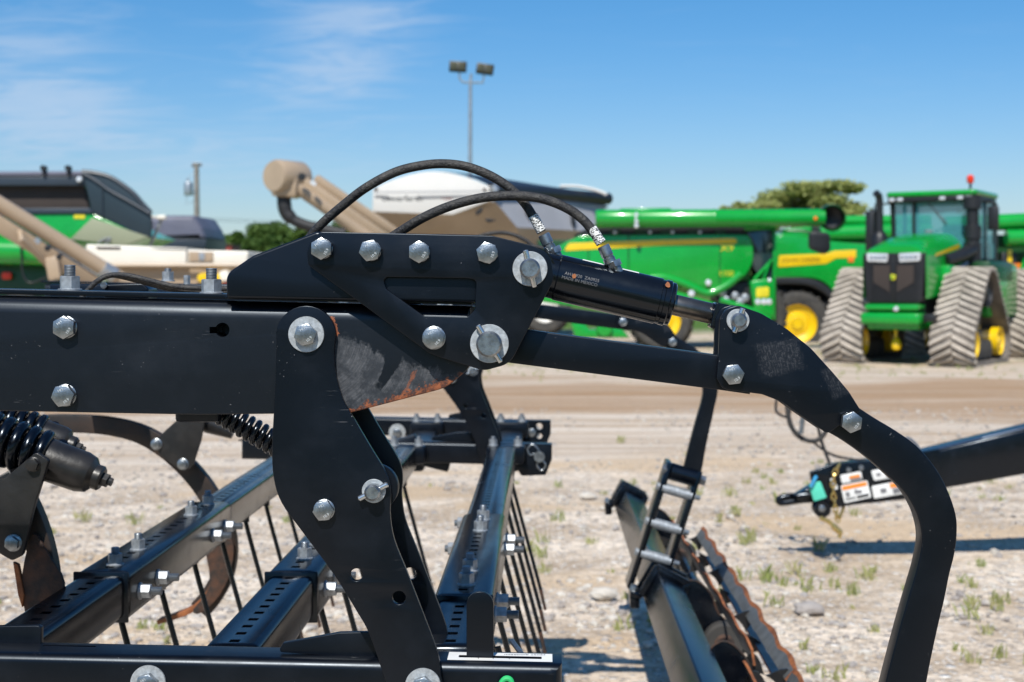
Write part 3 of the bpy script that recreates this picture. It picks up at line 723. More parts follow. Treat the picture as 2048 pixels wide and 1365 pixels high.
def basket(ya, yb, ph):
    b = MB().m('black_paint_far'); b.tube([AX + Vector((0, ya, 0)), AX + Vector((0, yb, 0))], .026, 14)
    o = b.build('rolling_basket', tool)
    ND = max(3, int((yb - ya) / .62) + 1)
    for k in range(ND):
        y = ya + .03 + (yb - ya - .06) * k / (ND - 1); b = MB().m('cast_black')
        lp = []
        for j in range(72):
            a = 2 * PI * j / 72; lp.append((AX.x + (RB - .055 + .030 * math.cos(7 * (a - ph))) * math.cos(a), AX.z + (RB - .055 + .030 * math.cos(7 * (a - ph))) * math.sin(a)))
        b.prism([lp, [(AX.x + .09 * math.cos(2 * PI * j / 32), AX.z + .09 * math.sin(2 * PI * j / 32)) for j in range(32)]], lambda u, v, d: Vector((u, y + d, v)), .008)
        b.build('basket_disc', o)
    for k in range(7):
        nseg = int((yb - ya) / .022); A, B_, A2, B2, C_, C2_ = [], [], [], [], [], []
        mb = MB()
        for j in range(nseg + 1):
            y = ya + (yb - ya) * j / nseg; a = ph + k * PI * 2 / 7 + (y - ya) * .07
            ro = RB + .006 * math.sin(y * 20); ri = RB - .055
            da = .05
            A.append(mb.v(AX + Vector((ro * math.cos(a), y, ro * math.sin(a))))); B_.append(mb.v(AX + Vector((ri * math.cos(a - da), y, ri * math.sin(a - da)))))
            C_.append(mb.v(A[-1].co.lerp(B_[-1].co, .24 + .05 * math.sin(y * 33))))
            n_ = Vector((-math.sin(a), 0, math.cos(a))) * .008
            A2.append(mb.v(A[-1].co + n_)); B2.append(mb.v(B_[-1].co + n_)); C2_.append(mb.v(C_[-1].co + n_))
        for j in range(nseg):
            mb.m('rust_orange'); mb._f([A[j], A[j + 1], C_[j + 1], C_[j]], False); mb.m('worn_steel'); mb._f([C_[j], C_[j + 1], B_[j + 1], B_[j]], False); mb._f([C2_[j], B2[j], B2[j + 1], C2_[j + 1]], False); mb.m('rust_orange'); mb._f([A2[j], C2_[j], C2_[j + 1], A2[j + 1]], False)
            mb.m('rust_orange'); mb._f([A[j], A2[j], A2[j + 1], A[j + 1]], False); mb._f([B_[j], B_[j + 1], B2[j + 1], B2[j]], False)
        mb._f([A[0], C_[0], B_[0], B2[0], C2_[0], A2[0]], False); mb._f([A[-1], A2[-1], C2_[-1], B2[-1], B_[-1], C_[-1]], False)
        mb.build('basket_blade', o)
basket(4.35, 6.75, .70); basket(2.95, 4.22, .86)
# --- sprung cultivator shanks under the beam
def coil(a, e, r, wire, turns, name='shank_spring', mat='black_paint_far', parent=None):
    a, e = Vector(a), Vector(e); d = (e - a); L = d.length; d.normalize(); u = d.orthogonal().normalized(); w = d.cross(u); P = []
    N = int(turns * 18)
    for k in range(N + 1):
        t = 2 * PI * turns * k / N; P.append(a + d * L * k / N + (u * math.cos(t) + w * math.sin(t)) * r)
    b = MB().m(mat); b.tube(P, wire, 9); b.m('cast_black').tube([a, e], r * .35, 10)
    return b.build(name, parent or tool, 60)
def spring_cup(o_, d, r, L, parent=None):
    d = Vector(d).normalized(); b = MB().m('cast_black')
    b.lathe([(0, 0), (r * 1.02, 0), (r * 1.02, L * .15), (r, L * .2), (r * .98, L * .75), (r * .86, L * .92), (r * .6, L), (r * .6, L + .012), (r * .5, L + .016), (0, L + .016)], o_, d, 28)
    b.m('cast_black').hexa(Vector(o_) + d * (L + .012), d, r * .62, .016); b.tube([Vector(o_) + d * (L + .02), Vector(o_) + d * (L + .036)], r * .2, 10)
    return b.build('spring_cup', parent or tool)
YS1 = 2.78
s1 = coil(W(-95, 846, YS1), W(106, 918, YS1), 40 * YS1 / F, 12 * YS1 / F, 8); spring_cup(W(88, 917, YS1), W(215, 962, YS1) - W(88, 917, YS1), 42 * YS1 / F, 108 * YS1 / F, s1)
YS2 = 3.05
s2 = coil(W(-60, 820, YS2), W(96, 872, YS2), 30 * YS2 / F, 9 * YS2 / F, 8); spring_cup(W(80, 868, YS2), W(150, 893, YS2) - W(80, 868, YS2), 31 * YS2 / F, 62 * YS2 / F, s2)
YS3 = 2.62
coil(W(400, 800, YS3), W(575, 902, YS3), 20 * YS3 / F, 6.5 * YS3 / F, 13)
b = MB().m('cast_black')
b.plate(rounded([(72, 905, 8), (97, 921, 6), (66, 1020), (45, 1112, 14), (24, 1122, 10), (-40, 1085), (-60, 960), (8, 958)], 4), 2.70, .014, .0015); b.plate(rounded([(72, 905, 8), (97, 921, 6), (66, 1020), (45, 1112, 14), (24, 1122, 10), (-40, 1085), (-60, 960), (8, 958)], 4), 2.80, .014, .0015)
b.plate([(-60, 985), (20, 940), (40, 1000), (0, 1090), (-60, 1080)], 2.72, .075, .004)
br = b.build('shank_bracket', tool)
bolt(67, 929, 2.70, .022, 0, .01, .2, .014, parent=br, marks=False, keep=False, mat='cast_black'); bolt(27, 1086, 2.70, .024, 0, .011, .4, .0165, parent=br, marks=False, keep=False)
def ribbon(name, pts, Y, w, t, mats, parent=None, tip=None):
    """curved flat bar: centre line in photo points at depth Y, w wide in the picture plane (px), t deep"""
    q = smooth(pts, 5); k = Y / F; L, Rr = [], []
    for i, p in enumerate(q):
        a, e = Vector(q[max(i - 1, 0)][:2]), Vector(q[min(i + 1, len(q) - 1)][:2]); d = (e - a).normalized(); nn = Vector((-d.y, d.x)); ww = w * (1 if tip is None else 1 + (tip - 1) * i / (len(q) - 1))
        L.append(tuple(Vector(p[:2]) + nn * ww / 2)); Rr.append(tuple(Vector(p[:2]) - nn * ww / 2))
    b = MB().m(mats); b.plate(L + Rr[::-1], Y, t, .0015)
    return b.build(name, parent or tool)
sh = ribbon('cultivator_shank', [(22, 960), (40, 1000), (62, 1050), (80, 1110), (88, 1170), (78, 1240), (60, 1290)], 2.745, 50, .03, 'rusty_black')
b = MB().m('rust_orange'); b.plate([(26, 1125), (36, 1130), (48, 1190), (44, 1215), (36, 1190)], 2.73, .012, .001); b.build('shank_point', sh)
b = MB().m('rust_steel'); b.plate(smooth([(66, 1068), (98, 1112), (128, 1168), (110, 1225), (62, 1250), (48, 1215), (44, 1150)], 3, True), 2.735, .009, .001); b.build('point_shield', sh)
sh2 = ribbon('cultivator_shank', [(60, 850), (124, 848), (206, 852), (270, 866), (320, 892), (368, 932), (408, 980), (438, 1035), (452, 1090), (446, 1145), (424, 1190), (398, 1222)], 4.2, 34, .035, 'rusty_black', tip=1.25)
ribbon('shank_point', [(430, 1085), (438, 1130), (420, 1185), (380, 1222), (314, 1246)], 4.185, 20, .05, 'rust_orange', sh2, .4)
b = MB().m('rust_steel'); b.plate(smooth([(408, 1075), (440, 1060), (466, 1085), (462, 1140), (440, 1190), (404, 1226), (386, 1220), (420, 1170)], 3, True), 4.178, .01, .001); b.build('point_shield', sh2)
b = MB().m('cast_black')
for Yp in (4.14, 4.25): b.plate(rounded([(310, 884, 8), (330, 862), (378, 820), (412, 820), (402, 880), (384, 936, 10), (366, 944, 10), (318, 910, 8)], 4), Yp, .014, .0015)
b.tube([W(360, 880, 4.145), W(360, 880, 4.26)], .02, 10)
br2 = b.build('shank_bracket', tool)
for p in ((313, 889), (366, 929)): bolt(*p, 4.14, .024, 0, .012, .3, .017, parent=br2, marks=False, keep=False)
b = MB().m('cast_black'); b.tube([W(x, y, 4.3) for x, y in ((370, 815), (420, 850), (466, 868))], [.03, .028, .016], 12); b.build('shank_stop', tool)
b = MB().m('black_paint'); b.bx(-1.33, -1.21, 2.37, 5.6, 1.50, 1.62, .012); b.build('shank_toolbar', tool)
b = MB().m('black_paint'); b.bx(-1.34, -1.26, 4.12, 4.30, 1.385, 1.5, .006); b.bx(-1.56, -1.26, 4.19, 4.245, 1.385, 1.43, .006); b.build('shank_mount', tool)
b = MB().m('black_paint'); b.bx(-.67, -.59, 2.35, 2.66, 1.56, 1.62, .006); b.bx(-.67, -.59, 2.58, 2.66, 1.50, 1.565, .006); b.build('spring_mount', tool)
# --- things lying along the frame behind the beam's top edge
b = MB().m('black_paint'); b.plate(rounded([(208, 600), (208, 569, 5), (285, 567, 8), (297, 578, 6), (297, 600)], 4), 2.55, .06, .003); b.m('zinc').lathe([(0, 0), (.006, 0), (.006, .004), (0, .004)], W(208.5, 571, 2.548), (0, -1, 0), 10); b.build('valve_block', tool)
b = MB().m('black_paint'); b.bx(-1.15, -.5, 3.3, 3.42, 1.66, 1.752, .008); b.build('cross_beam', tool)
stud(W(336, 563.5, 3.33), (0, 0, 1), .008, .016, .024, .030); stud(W(374, 571, 3.33), (0, 0, 1), .008, .012, .014, .010)
for dy, dz in ((0, 0), (7, .02), (13, .03)):
    pts = [(160, 600), (175, 582), (196, 562), (222, 551), (258, 552 + dy * .4), (300, 562 + dy * .5), (350, 573 + dy * .6), (400, 577 + dy), (470, 578 + dy)]
    P = [W(x, y, 2.48 + dz) for x, y in smooth(pts, 6)]
    b = MB().m('rubber_hose'); b.tube(P, 5.4 * 2.48 / F, 10); b.build('feed_hose', tool, 60)
for k in range(5):                                     # crumbs of dry soil on the beam's top
    pass
# ================================================================== MACHINES AND YARD BEHIND
def base(px, Y): p = W(px, CY, Y); return (p.x, Y, 0.0)
def tyre(b, c, r, rim, w, ax=(0, 1, 0), rimmat='yellow_paint', lugs=22):
    """tyre with its rim; c is the middle of the visible side face, ax points from it into the wheel"""
    ax = Vector(ax).normalized(); c = Vector(c)
    b.m('tyre').lathe([(rim, .06), (rim * 1.04, 0), (rim * 1.25, -.03), (r * .88, -.02), (r * .97, .05), (r, .14), (r, w - .14), (r * .97, w - .05), (r * .88, w), (rim, w)], c, ax, 44)
    u = ax.orthogonal().normalized(); v = ax.cross(u)
    for k in range(lugs):
        for s_, t0 in ((.27, 0), (.73, .5)):
            a = 2 * PI * (k + t0) / lugs; d = u * math.cos(a) + v * math.sin(a); tdir = ax.cross(d)
            p = c + d * (r + .005) + ax * w * s_; q = (ax * (1 if s_ < .5 else -1) * .8 + tdir * .6).normalized()
            b.bar(p - q * w * .24, p + q * w * .24, .07, .07, d)
    b.m(rimmat).lathe([(rim * 1.03, .02), (rim, .04), (rim * .93, .10), (rim * .62, .17), (rim * .55, .12), (rim * .34, .10), (rim * .32, .06), (rim * .12, .05), (0, .05)], c, ax, 36)
    b.m('galvanised')
    for k in range(8):
        a = 2 * PI * k / 8; b.lathe([(.025, .04), (.025, .1)], c + (u * math.cos(a) + v * math.sin(a)) * rim * .26, ax, 8)
def wheel(name, parent, c, r, rim, w, ax=(0, 1, 0), rimmat='yellow_paint'):
    b = MB(); tyre(b, c, r, rim, w, ax, rimmat); return b.build(name, parent)
def wpl(name, parent, mat, pts, Y, t, bevel=.02, holes=()):
    b = MB().m(mat); b.plate(pts, Y, t, bevel, holes); return b.build(name, parent)
def lettering(name, parent, body, px, py, Y, h, mat, sx=1.0, roll=0.0):
    me = text_mesh(body, h, .004); b = MB(); b.add_mesh(me, facing(W(px, py, Y), roll, sx), mat); bpy.data.meshes.remove(me)
    return b.build(name, parent)
# ------------------------------------------------------------------ combine with the long unloading auger
Y1 = 39.0; k1 = Y1 / F
cb = thing('combine_harvester', 'green combine harvester with long unloading auger and thin yellow stripe, behind the hydraulic cylinder', 'combine', base(1330, Y1 + 1.5), 'combines parked in the yard')
side = smooth([(1060, 560), (1080, 520), (1122, 490), (1160, 472)], 4) + smooth([(1200, 471), (1330, 470), (1470, 470), (1498, 474), (1506, 500), (1503, 530), (1484, 558), (1450, 576), (1424, 580)], 5) + smooth([(1385, 570), (1340, 560), (1295, 570), (1250, 600), (1220, 618), (1140, 612), (1080, 604)], 5)
wpl('side_panel', cb, 'green_paint', side, Y1, .10, .03)
b = MB().m('green_dark'); b.plate([(1075, 480), (1500, 476), (1500, 560), (1400, 575), (1300, 560), (1240, 600), (1080, 596)], Y1 + .12, 3.0, .05); b.build('body', cb)
wpl('side_stripe', cb, 'yellow_paint', rounded([(1128, 501, 5), (1138, 487, 6), (1330, 480), (1467, 477, 5), (1475, 480, 4), (1472, 487, 5), (1330, 491), (1134, 502, 5)], 4), Y1 - .012, .012, .003)
b = MB().m('green_dark'); b.plate([(1256, 471), (1259, 471), (1258, 560), (1256, 560)], Y1 - .004, .01, .0); b.plate([(1440, 473), (1442, 473), (1440, 572), (1438, 572)], Y1 - .004, .01, 0); b.plate([(1176, 472), (1178, 472), (1178, 590), (1176, 590)], Y1 - .004, .01, 0); b.build('panel_seam', cb)
lettering('model_badge', cb, 'X9', 1454, 497, Y1 - .01, .26, 'yellow_letter', 1.2); lettering('model_badge', cb, '1100', 1452, 548, Y1 - .01, .22, 'yellow_letter', .95)
b = MB().m('green_paint')                              # swept ribs of the lower side
for pts, r in (([(1300, 556), (1330, 556), (1370, 568), (1405, 584), (1425, 585), (1455, 570), (1482, 548)], .11), ([(1345, 588), (1370, 594), (1400, 604), (1440, 616)], .09)):
    b.tube([W(x, y, Y1 - .05) for x, y in smooth(pts, 5)], r, 12)
b.m('lamp_clear').lathe([(0, -.02), (.07, 0), (.09, .05)], W(1417, 566, Y1 - .18), (0, 1, 0), 14); b.lathe([(0, -.02), (.08, 0), (.1, .05)], W(1383, 588, Y1 - .18), (0, 1, 0), 14)
b.build('side_rib', cb)
b = MB().m('green_paint'); rA = 17.5 * k1
a_, e_ = W(1190, 437.5, Y1 - .3), W(1648, 436, Y1 - .3); d_ = (e_ - a_).normalized()
b.lathe([(0, 0), (rA * .9, .02), (rA, .06), (rA, 1.1), (rA * 1.06, 1.12), (rA * 1.06, 1.2), (rA, 1.22), (rA, 3.2), (rA * 1.04, 3.22), (rA * 1.04, 3.27), (rA, 3.3), (rA, (e_ - a_).length), (rA * .9, (e_ - a_).length)], a_, d_, 32)
aug = b.build('unloading_auger', cb)
b = MB().m('green_dark'); b.lathe([(.0, .5), (.25, .48), (.29, .1), (.34, -.10), (.37, -.10), (.37, .05), (.33, .5), (0, .52)], W(1664, 436, Y1 - .36), Vector((.1, 1, .15)), 28); b.m('plastic_black').lathe([(.30, -.02), (.27, .2), (0, .3)], W(1664, 436, Y1 - .36), Vector((.1, 1, .15)), 24); b.build('auger_spout', aug)
b = MB().m('amber_lamp'); b.lathe([(.0, -.03), (.05, -.02), (.06, .02)], W(1631, 437, Y1 - .3 - rA), (0, 1, 0), 14); b.m('lamp_clear')
for py in (430, 436, 443, 452): b.lathe([(0, -.04), (.05, -.03), (.07, .03)], W(1273, py, Y1 - .3 - rA * .9), (0, 1, 0), 12)
b.build('auger_lamp', aug)
b = MB().m('plastic_black'); b.plate([(1150, 470), (1190, 448), (1500, 448), (1505, 474), (1160, 474)], Y1 + .25, 2.6, .04); b.m('green_dark')
for x in (1220, 1270, 1320, 1375, 1430): b.plate([(x, 460), (x + 22, 459), (x + 22, 472), (x, 472)], Y1 + .15, .12, .02)
b.m('lamp_clear')
for x in (1230, 1300, 1345, 1400): b.lathe([(0, -.02), (.05, 0), (.05, .05)], W(x, 465, Y1 + .1), (0, 1, 0), 10)
b.build('engine_deck', cb)
b = MB().m('green_paint'); b.plate([(1242, 417), (1340, 416), (1348, 424), (1240, 424)], Y1 + .6, 1.8, .04); b.plate([(1215, 424), (1420, 422), (1420, 450), (1215, 450)], Y1 + .7, 1.6, .05); b.build('grain_tank', cb)
b = MB().m('glass_dark'); b.plate(rounded([(1494, 462, 6), (1546, 456, 6), (1546, 560), (1516, 552), (1498, 520)], 3), Y1 + .15, 1.7, .05); cg = b.build('cab_window', cb)
b = MB().m('seat_cloth'); b.plate(rounded([(1508, 490, 8), (1530, 488, 8), (1534, 545), (1504, 545)], 3), Y1 + .8, .5, .06); b.m('sticker_white').lathe([(0, -.12), (.12, 0), (0, .12)], W(1533, 491, Y1 + .7), (0, 1, 0), 14); b.build('cab_seat', cb)
b = MB().m('green_paint'); b.plate([(1546, 452), (1552, 452), (1551, 640), (1546, 640)], Y1 + .1, .12, .02); b.plate([(1490, 450), (1560, 448), (1562, 458), (1490, 462)], Y1 + .05, 2.2, .04); b.tube([W(1508, 560, Y1 + .05), W(1545, 520, Y1 + .05)], .05, 8); b.tube([W(1522, 570, Y1), W(1542, 520, Y1)], .03, 8); b.build('cab_frame', cb)
b = MB().m('green_paint'); b.plate(rounded([(1500, 562, 6), (1548, 556, 6), (1548, 636), (1508, 620, 8)], 3), Y1 - .05, .9, .05); b.m('yellow_letter').plate(rounded([(1512, 576, 4), (1538, 574, 4), (1538, 594, 4), (1512, 596, 4)], 3), Y1 - .062, .012, .002); b.m('lamp_clear')
for x in (1516, 1528, 1538): b.lathe([(0, -.03), (.08, 0), (.1, .06)], W(x, 604, Y1 - .06), (0, 1, 0), 14)
b.lathe([(0, -.03), (.05, 0), (.06, .06)], W(1539, 561, Y1 - .06), (0, 1, 0), 12); b.build('ladder_box', cb)
b = MB().m('plastic_black'); b.plate([(1430, 575), (1500, 560), (1505, 650), (1440, 640)], Y1 + .3, 1.6, .05); b.m('galvanised')
for x, y in ((1445, 586), (1452, 600), (1470, 592), (1480, 604), (1490, 596)): b.lathe([(0, -.12), (.10, -.08), (.13, .1), (.13, .3)], W(x, y, Y1 + .1), (0, 1, 0), 12)
b.m('green_paint'); b.tube([W(1440, 600, Y1), W(1508, 622, Y1), W(1540, 640, Y1)], .08, 8); b.build('feeder_drive', cb)
b = MB().m('plastic_black'); b.plate(rounded([(1619, 462, 9), (1660, 466, 9), (1662, 500, 10), (1650, 510, 10), (1619, 498, 10)], 4), Y1 - .5, .25, .05); b.m('green_dark').tube([W(1548, 462, Y1 - .2), W(1600, 462, Y1 - .4), W(1626, 466, Y1 - .4)], .03, 8); b.build('side_mirror', cb)
wheel('rear_wheel', cb, W(1324, 642, Y1 + .1), 62 * k1, 37 * k1, .75)
wheel('front_wheel', cb, W(1500, 628, Y1 + .9), 76 * k1, 42 * k1, .8)
b = MB().m('green_paint'); b.plate([(1140, 640), (1160, 636), (1180, 660), (1240, 655), (1260, 676), (1150, 676)], Y1 + .4, .8, .05); b.lathe([(0, -.1), (.2, -.08), (.24, .1), (.24, .4)], W(1209, 658, Y1 + .3), (0, 1, 0), 16); b.build('chopper_housing', cb)
# ------------------------------------------------------------------ second combine
Y2 = 44.0; k2 = Y2 / F
cb2 = thing('combine_harvester', 'green combine harvester with lettered yellow stripe and black wheel arch, partly behind the tracked tractor', 'combine', base(1640, Y2 + 1.5), 'combines parked in the yard')
wpl('side_panel', cb2, 'green_paint', smooth([(1551, 478), (1570, 470), (1640, 480), (1720, 488), (1790, 490), (1850, 496)], 3) + [(1855, 590), (1700, 600)] + smooth([(1668, 586), (1650, 566), (1618, 556), (1551, 556)], 4), Y2, .1, .03)
b = MB().m('green_dark'); b.plate([(1560, 480), (1850, 490), (1850, 600), (1700, 610), (1650, 575), (1560, 560)], Y2 + .12, 3, .05); b.build('body', cb2)
wpl('side_stripe', cb2, 'yellow_paint', rounded([(1558, 511, 4), (1652, 508), (1668, 502, 6), (1712, 500), (1712, 516), (1672, 517, 8), (1652, 528, 10), (1556, 535, 3)], 4), Y2 - .012, .012, .003)
lettering('stripe_lettering', cb2, 'JOHN DEERE', 1602, 521, Y2 - .014, .20, 'letter_dark', 1.05, R(1.5))
b = MB().m('plastic_black'); b.plate(smooth([(1551, 555), (1614, 557), (1650, 570), (1672, 592), (1690, 616)], 5) + smooth([(1678, 622), (1660, 598), (1640, 582), (1608, 570), (1551, 569)], 5), Y2 - .12, .25, .03); b.build('wheel_arch', cb2)
b = MB().m('plastic_black'); b.plate([(1552, 566), (1640, 570), (1700, 640), (1552, 640)], Y2 + 1.0, .4, .03); b.plate([(1640, 600), (1850, 590), (1850, 650), (1660, 660)], Y2 + .4, 2.0, .05); b.build('axle_housing', cb2)
wheel('drive_wheel', cb2, W(1596, 648, Y2 + .0), 66 * k2, 38 * k2, .85)
b = MB().m('amber_lamp'); b.plate(rounded([(1696, 514, 2), (1708, 514, 2), (1708, 525, 2), (1696, 525, 2)], 3), Y2 - .03, .03, .008); b.build('marker_lamp', cb2)
b = MB().m('green_paint'); b.plate(rounded([(1566, 458, 4), (1624, 452, 4), (1626, 494), (1566, 494)], 3), Y2 + .4, 2.2, .06); b.plate([(1551, 470), (1566, 468), (1566, 500), (1551, 500)], Y2 + .2, 2, .05); b.build('grain_tank', cb2)
b = MB().m('green_paint'); b.tube([W(1640, 443, Y2 + .6), W(1860, 441, Y2 + .6)], .17, 16); b.tube([W(1640, 468, Y2 + .3), W(1860, 462, Y2 + .3)], .26, 18); b.build('unloading_auger', cb2)
b = MB().m('plastic_black'); b.plate([(1626, 450), (1850, 450), (1850, 490), (1626, 490)], Y2 + 1.0, 1.4, .05); b.build('engine_deck', cb2)
b = MB().m('green_dark'); b.plate([(1660, 484), (1850, 480), (1850, 492), (1660, 492)], Y2 + .3, .6, .03); b.build('deck_rail', cb2)
# ------------------------------------------------------------------ third combine at the right edge
Y3 = 46.0
cb3 = thing('combine_harvester', 'green combine harvester cut off by the right edge of the picture, behind the tracked tractor', 'combine', base(2100, Y3 + 1.5), 'combines parked in the yard')
b = MB().m('green_paint'); b.tube([W(1890, 450, Y3), W(2200, 437, Y3)], .27, 20); b.build('unloading_auger', cb3)
b = MB().m('green_paint'); b.tube([W(2012, 476, Y3 - .4), W(2240, 472, Y3 - .4)], .26, 18); b.build('feeder_tube', cb3)
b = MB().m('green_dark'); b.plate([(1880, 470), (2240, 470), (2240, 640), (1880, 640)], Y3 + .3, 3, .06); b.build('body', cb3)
b = MB().m('plastic_black'); b.plate([(2004, 505), (2034, 505), (2034, 615), (2004, 615)], Y3 - .2, .5, .04); b.build('corner_post', cb3)
b = MB().m('yellow_paint'); b.plate([(2015, 500), (2024, 500), (2024, 528), (2015, 528)], Y3 - .22, .02, .004); b.build('side_stripe', cb3)
b = MB().m('amber_lamp'); b.plate(rounded([(2025, 528, 2), (2043, 527, 2), (2043, 538, 2), (2025, 539, 2)], 3), Y3 - .26, .06, .01); b.build('marker_lamp', cb3)
b = MB().m('green_paint'); b.tube([W(x, y, Y3 - .5) for x, y in smooth([(2032, 590), (2044, 560), (2060, 520), (2090, 500)], 5)], .19, 14); b.build('side_rib', cb3)
wheel('drive_wheel', cb3, W(2130, 640, Y3), 1.05, .6, .85)
# ------------------------------------------------------------------ tracked tractor, nose towards the camera and a little to the left
tr = thing('tracked_tractor', 'big green four-track tractor with dusty rubber belts, black grille and tall cab', 'tractor', (0, 0, 0))
# local frame: x to the tractor's left (viewer's right), y towards its tail, z up; the grille's foot is the origin
def loc(name, b, par=None, **k): return b.build(name, par or tr, **k)
hw = .70
b = MB().m('green_paint')
N_ = 14
prof = []
def hood(y, w0, zt, zs, rad):
    pts = [(-w0, zs)]
    for j in range(N_ + 1):
        t = -1 + 2 * j / N_; pts.append((w0 * math.copysign(abs(t) ** .75, t), zs + (zt - zs) * (1 - abs(t) ** 3.2)))
    pts.append((w0, zs)); return [Vector((x, y, z)) for x, z in pts]
secs = [hood(.0, .72, 2.60, 2.42, .1), hood(.12, .74, 2.66, 2.40, .1), hood(.7, .75, 2.80, 2.42, .1), hood(1.5, .76, 2.93, 2.45, .1), hood(2.75, .77, 2.98, 2.5, .1)]
rows = [[b.v(p) for p in s_] for s_ in secs]
for a, c_ in zip(rows, rows[1:]):
    for i in range(len(a) - 1): b._f([a[i], a[i + 1], c_[i + 1], c_[i]])
b._f(rows[0][::-1], False)
for s_ in (-1, 1):
    for lo, hi, zl in ((0, 1, 1.45), (1, 2, 1.5), (2, 3, 1.62), (3, 4, 1.7)):
        p, q = secs[lo][0 if s_ < 0 else -1], secs[hi][0 if s_ < 0 else -1]
        b.quad(p, q, Vector((q.x, q.y, zl)), Vector((p.x, p.y, 1.45 if lo == 0 else (1.45, 1.5, 1.62)[lo - 1])))
hoodo = loc('hood', b)
b = MB().m('yellow_paint')
for s_ in (-1, 1): b.quad(*[Vector((s_ * x, y, z)) for x, y, z in ((.762, .55, 2.44), (.782, 2.25, 2.70), (.782, 2.25, 2.60), (.762, .5, 2.38))])
loc('hood_stripe', b, hoodo)
b = MB().m('grille_black'); b.prism([rounded([(-.72, 2.46, .05), (.72, 2.46, .05), (.64, 1.33, .12), (-.64, 1.33, .12)], 4)], lambda u, v, d: Vector((u, -.02 + d, v)), .25, .03)
b.m('plastic_black')
for j in range(26):
    x = -.52 + 1.04 * j / 25; b.bx(x - .006, x + .006, -.035, -.015, 1.38, 2.22)
b.box((0, -.04, 1.85), (.05, .04, 1.0), None, .01)
gr = loc('grille', b)
b = MB().m('letter_dark'); b.mats[0] = 'brown_inside'
for s_ in (-1, 1): b.prism([[(s_ * .08, 2.18), (s_ * .46, 2.18), (s_ * .46, 1.80), (s_ * .08, 1.58)]], lambda u, v, d: Vector((u, -.045 + d, v)), .02, .0)
loc('grille_screen', b, gr)
for s_ in (-1, 1):
    b = MB().m('lamp_clear'); b.prism([rounded([(s_ * .12, 2.44, .03), (s_ * .62, 2.46, .03), (s_ * .60, 2.27, .04), (s_ * .14, 2.25, .03)], 4)], lambda u, v, d: Vector((u, -.06 + d, v)), .05, .012)
    b.m('zinc_bright')
    for x in (.2, .3, .4, .5): b.lathe([(.0, -.0), (.035, -.01), (.042, .0)], (s_ * x, -.065, 2.36), (0, 1, 0), 14)
    loc('headlight', b)
b = MB().m('yellow_letter'); b.prism([rounded([(-.06, 1.98, .02), (.06, 1.98, .02), (.06, 1.89, .03), (0, 1.84, .02), (-.06, 1.89, .03)], 4)], lambda u, v, d: Vector((u, -.075 + d, v)), .03, .006)
b.m('green_paint').tube([(-.05, -.078, 1.86), (-.01, -.078, 1.90), (.05, -.078, 1.97)], .012, 6); b.tube([(-.04, -.078, 1.90), (-.04, -.078, 1.95), (-.06, -.078, 1.98)], .008, 6); loc('front_badge', b, gr)
b = MB().m('green_paint'); b.box((0, .05, 1.25), (1.24, .5, .14), None, .05); b.box((0, -.02, 1.0), (1.34, .62, .26), None, .07, 3); b.box((0, .5, .88), (1.2, 1.2, .26), None, .06); b.m('plastic_black').box((.78, .1, 1.02), (.3, .3, .18), None, .03); b.m('lamp_clear').lathe([(0, -.02), (.05, 0), (.06, .05)], (.15, -.33, 1.22), (0, 1, 0), 12)
loc('front_bumper', b)
b = MB().m('yellow_paint'); b.lathe([(.03, -.25), (.03, .1)], (-.03, .2, .72), (0, 0, 1), 12); b.lathe([(0, -.14), (.10, -.1), (.12, 0), (.08, .1), (.04, .14)], (0, .15, .42), (0, 0, 1), 16); loc('tow_hook', b)
b = MB().m('plastic_black'); b.bx(-.55, .55, .5, 6.6, .75, 1.55, .1); b.bx(-.5, .5, 2.2, 6.4, 1.5, 2.1, .1); b.bx(-1.1, 1.1, 1.0, 1.5, .8, 1.2, .08); b.bx(-1.1, 1.1, 5.2, 5.7, .8, 1.2, .08); loc('chassis', b)
b = MB().m('green_paint'); b.bx(.62, .95, 1.0, 2.3, 1.45, 2.2, .08); b.bx(-.95, -.62, 1.0, 2.3, 1.45, 2.2, .08); b.m('green_dark').bx(-1.3, 1.3, 2.3, 3.0, 1.9, 2.2, .08); b.bx(.9, 1.5, 2.2, 4.2, 1.75, 2.3, .08); b.bx(-1.5, -.9, 2.2, 4.2, 1.75, 2.3, .08); b.m('green_paint').bx(1.25, 1.5, 2.2, 4.6, 1.0, 2.25, .08); loc('fender', b)
# cab
cabY = 2.75; cabD = 1.75; cw = .98
cab = None
b = MB().m('green_paint'); b.prism([rounded([(-1.1, cabY - .25, .15), (1.1, cabY - .25, .15), (1.06, cabY + cabD + .1, .15), (-1.06, cabY + cabD + .1, .15)], 4)], lambda u, v, d: Vector((u, v, 3.98 - d)), .13, .05)
b.m('plastic_black').prism([rounded([(-1.08, cabY - .24, .15), (1.08, cabY - .24, .15), (1.02, cabY + cabD + .06, .15), (-1.02, cabY + cabD + .06, .15)], 4)], lambda u, v, d: Vector((u, v, 3.85 - d)), .13, .03)
roof = loc('cab_roof', b)
b = MB().m('lamp_clear')
for x in (-.92, -.72, .72, .92, .3): b.box((x, cabY - .25, 3.79), (.14, .05, .08), None, .015)
loc('roof_lamp', b, roof)
b = MB().m('plastic_black')
for x0, x1 in ((-1, -1), (1, 1)):
    b.bar((x0 * (cw - .05), cabY, 2.35), (x1 * cw, cabY - .05, 3.75), .09, .09); b.bar((x0 * cw, cabY + cabD, 2.3), (x1 * cw, cabY + cabD, 3.75), .09, .09); b.bar((x0 * (cw), cabY + .85, 2.3), (x0 * (cw), cabY + .85, 3.75), .08, .06)
b.bar((-.45, cabY - .03, 2.3), (-.45, cabY - .05, 3.75), .07, .05)
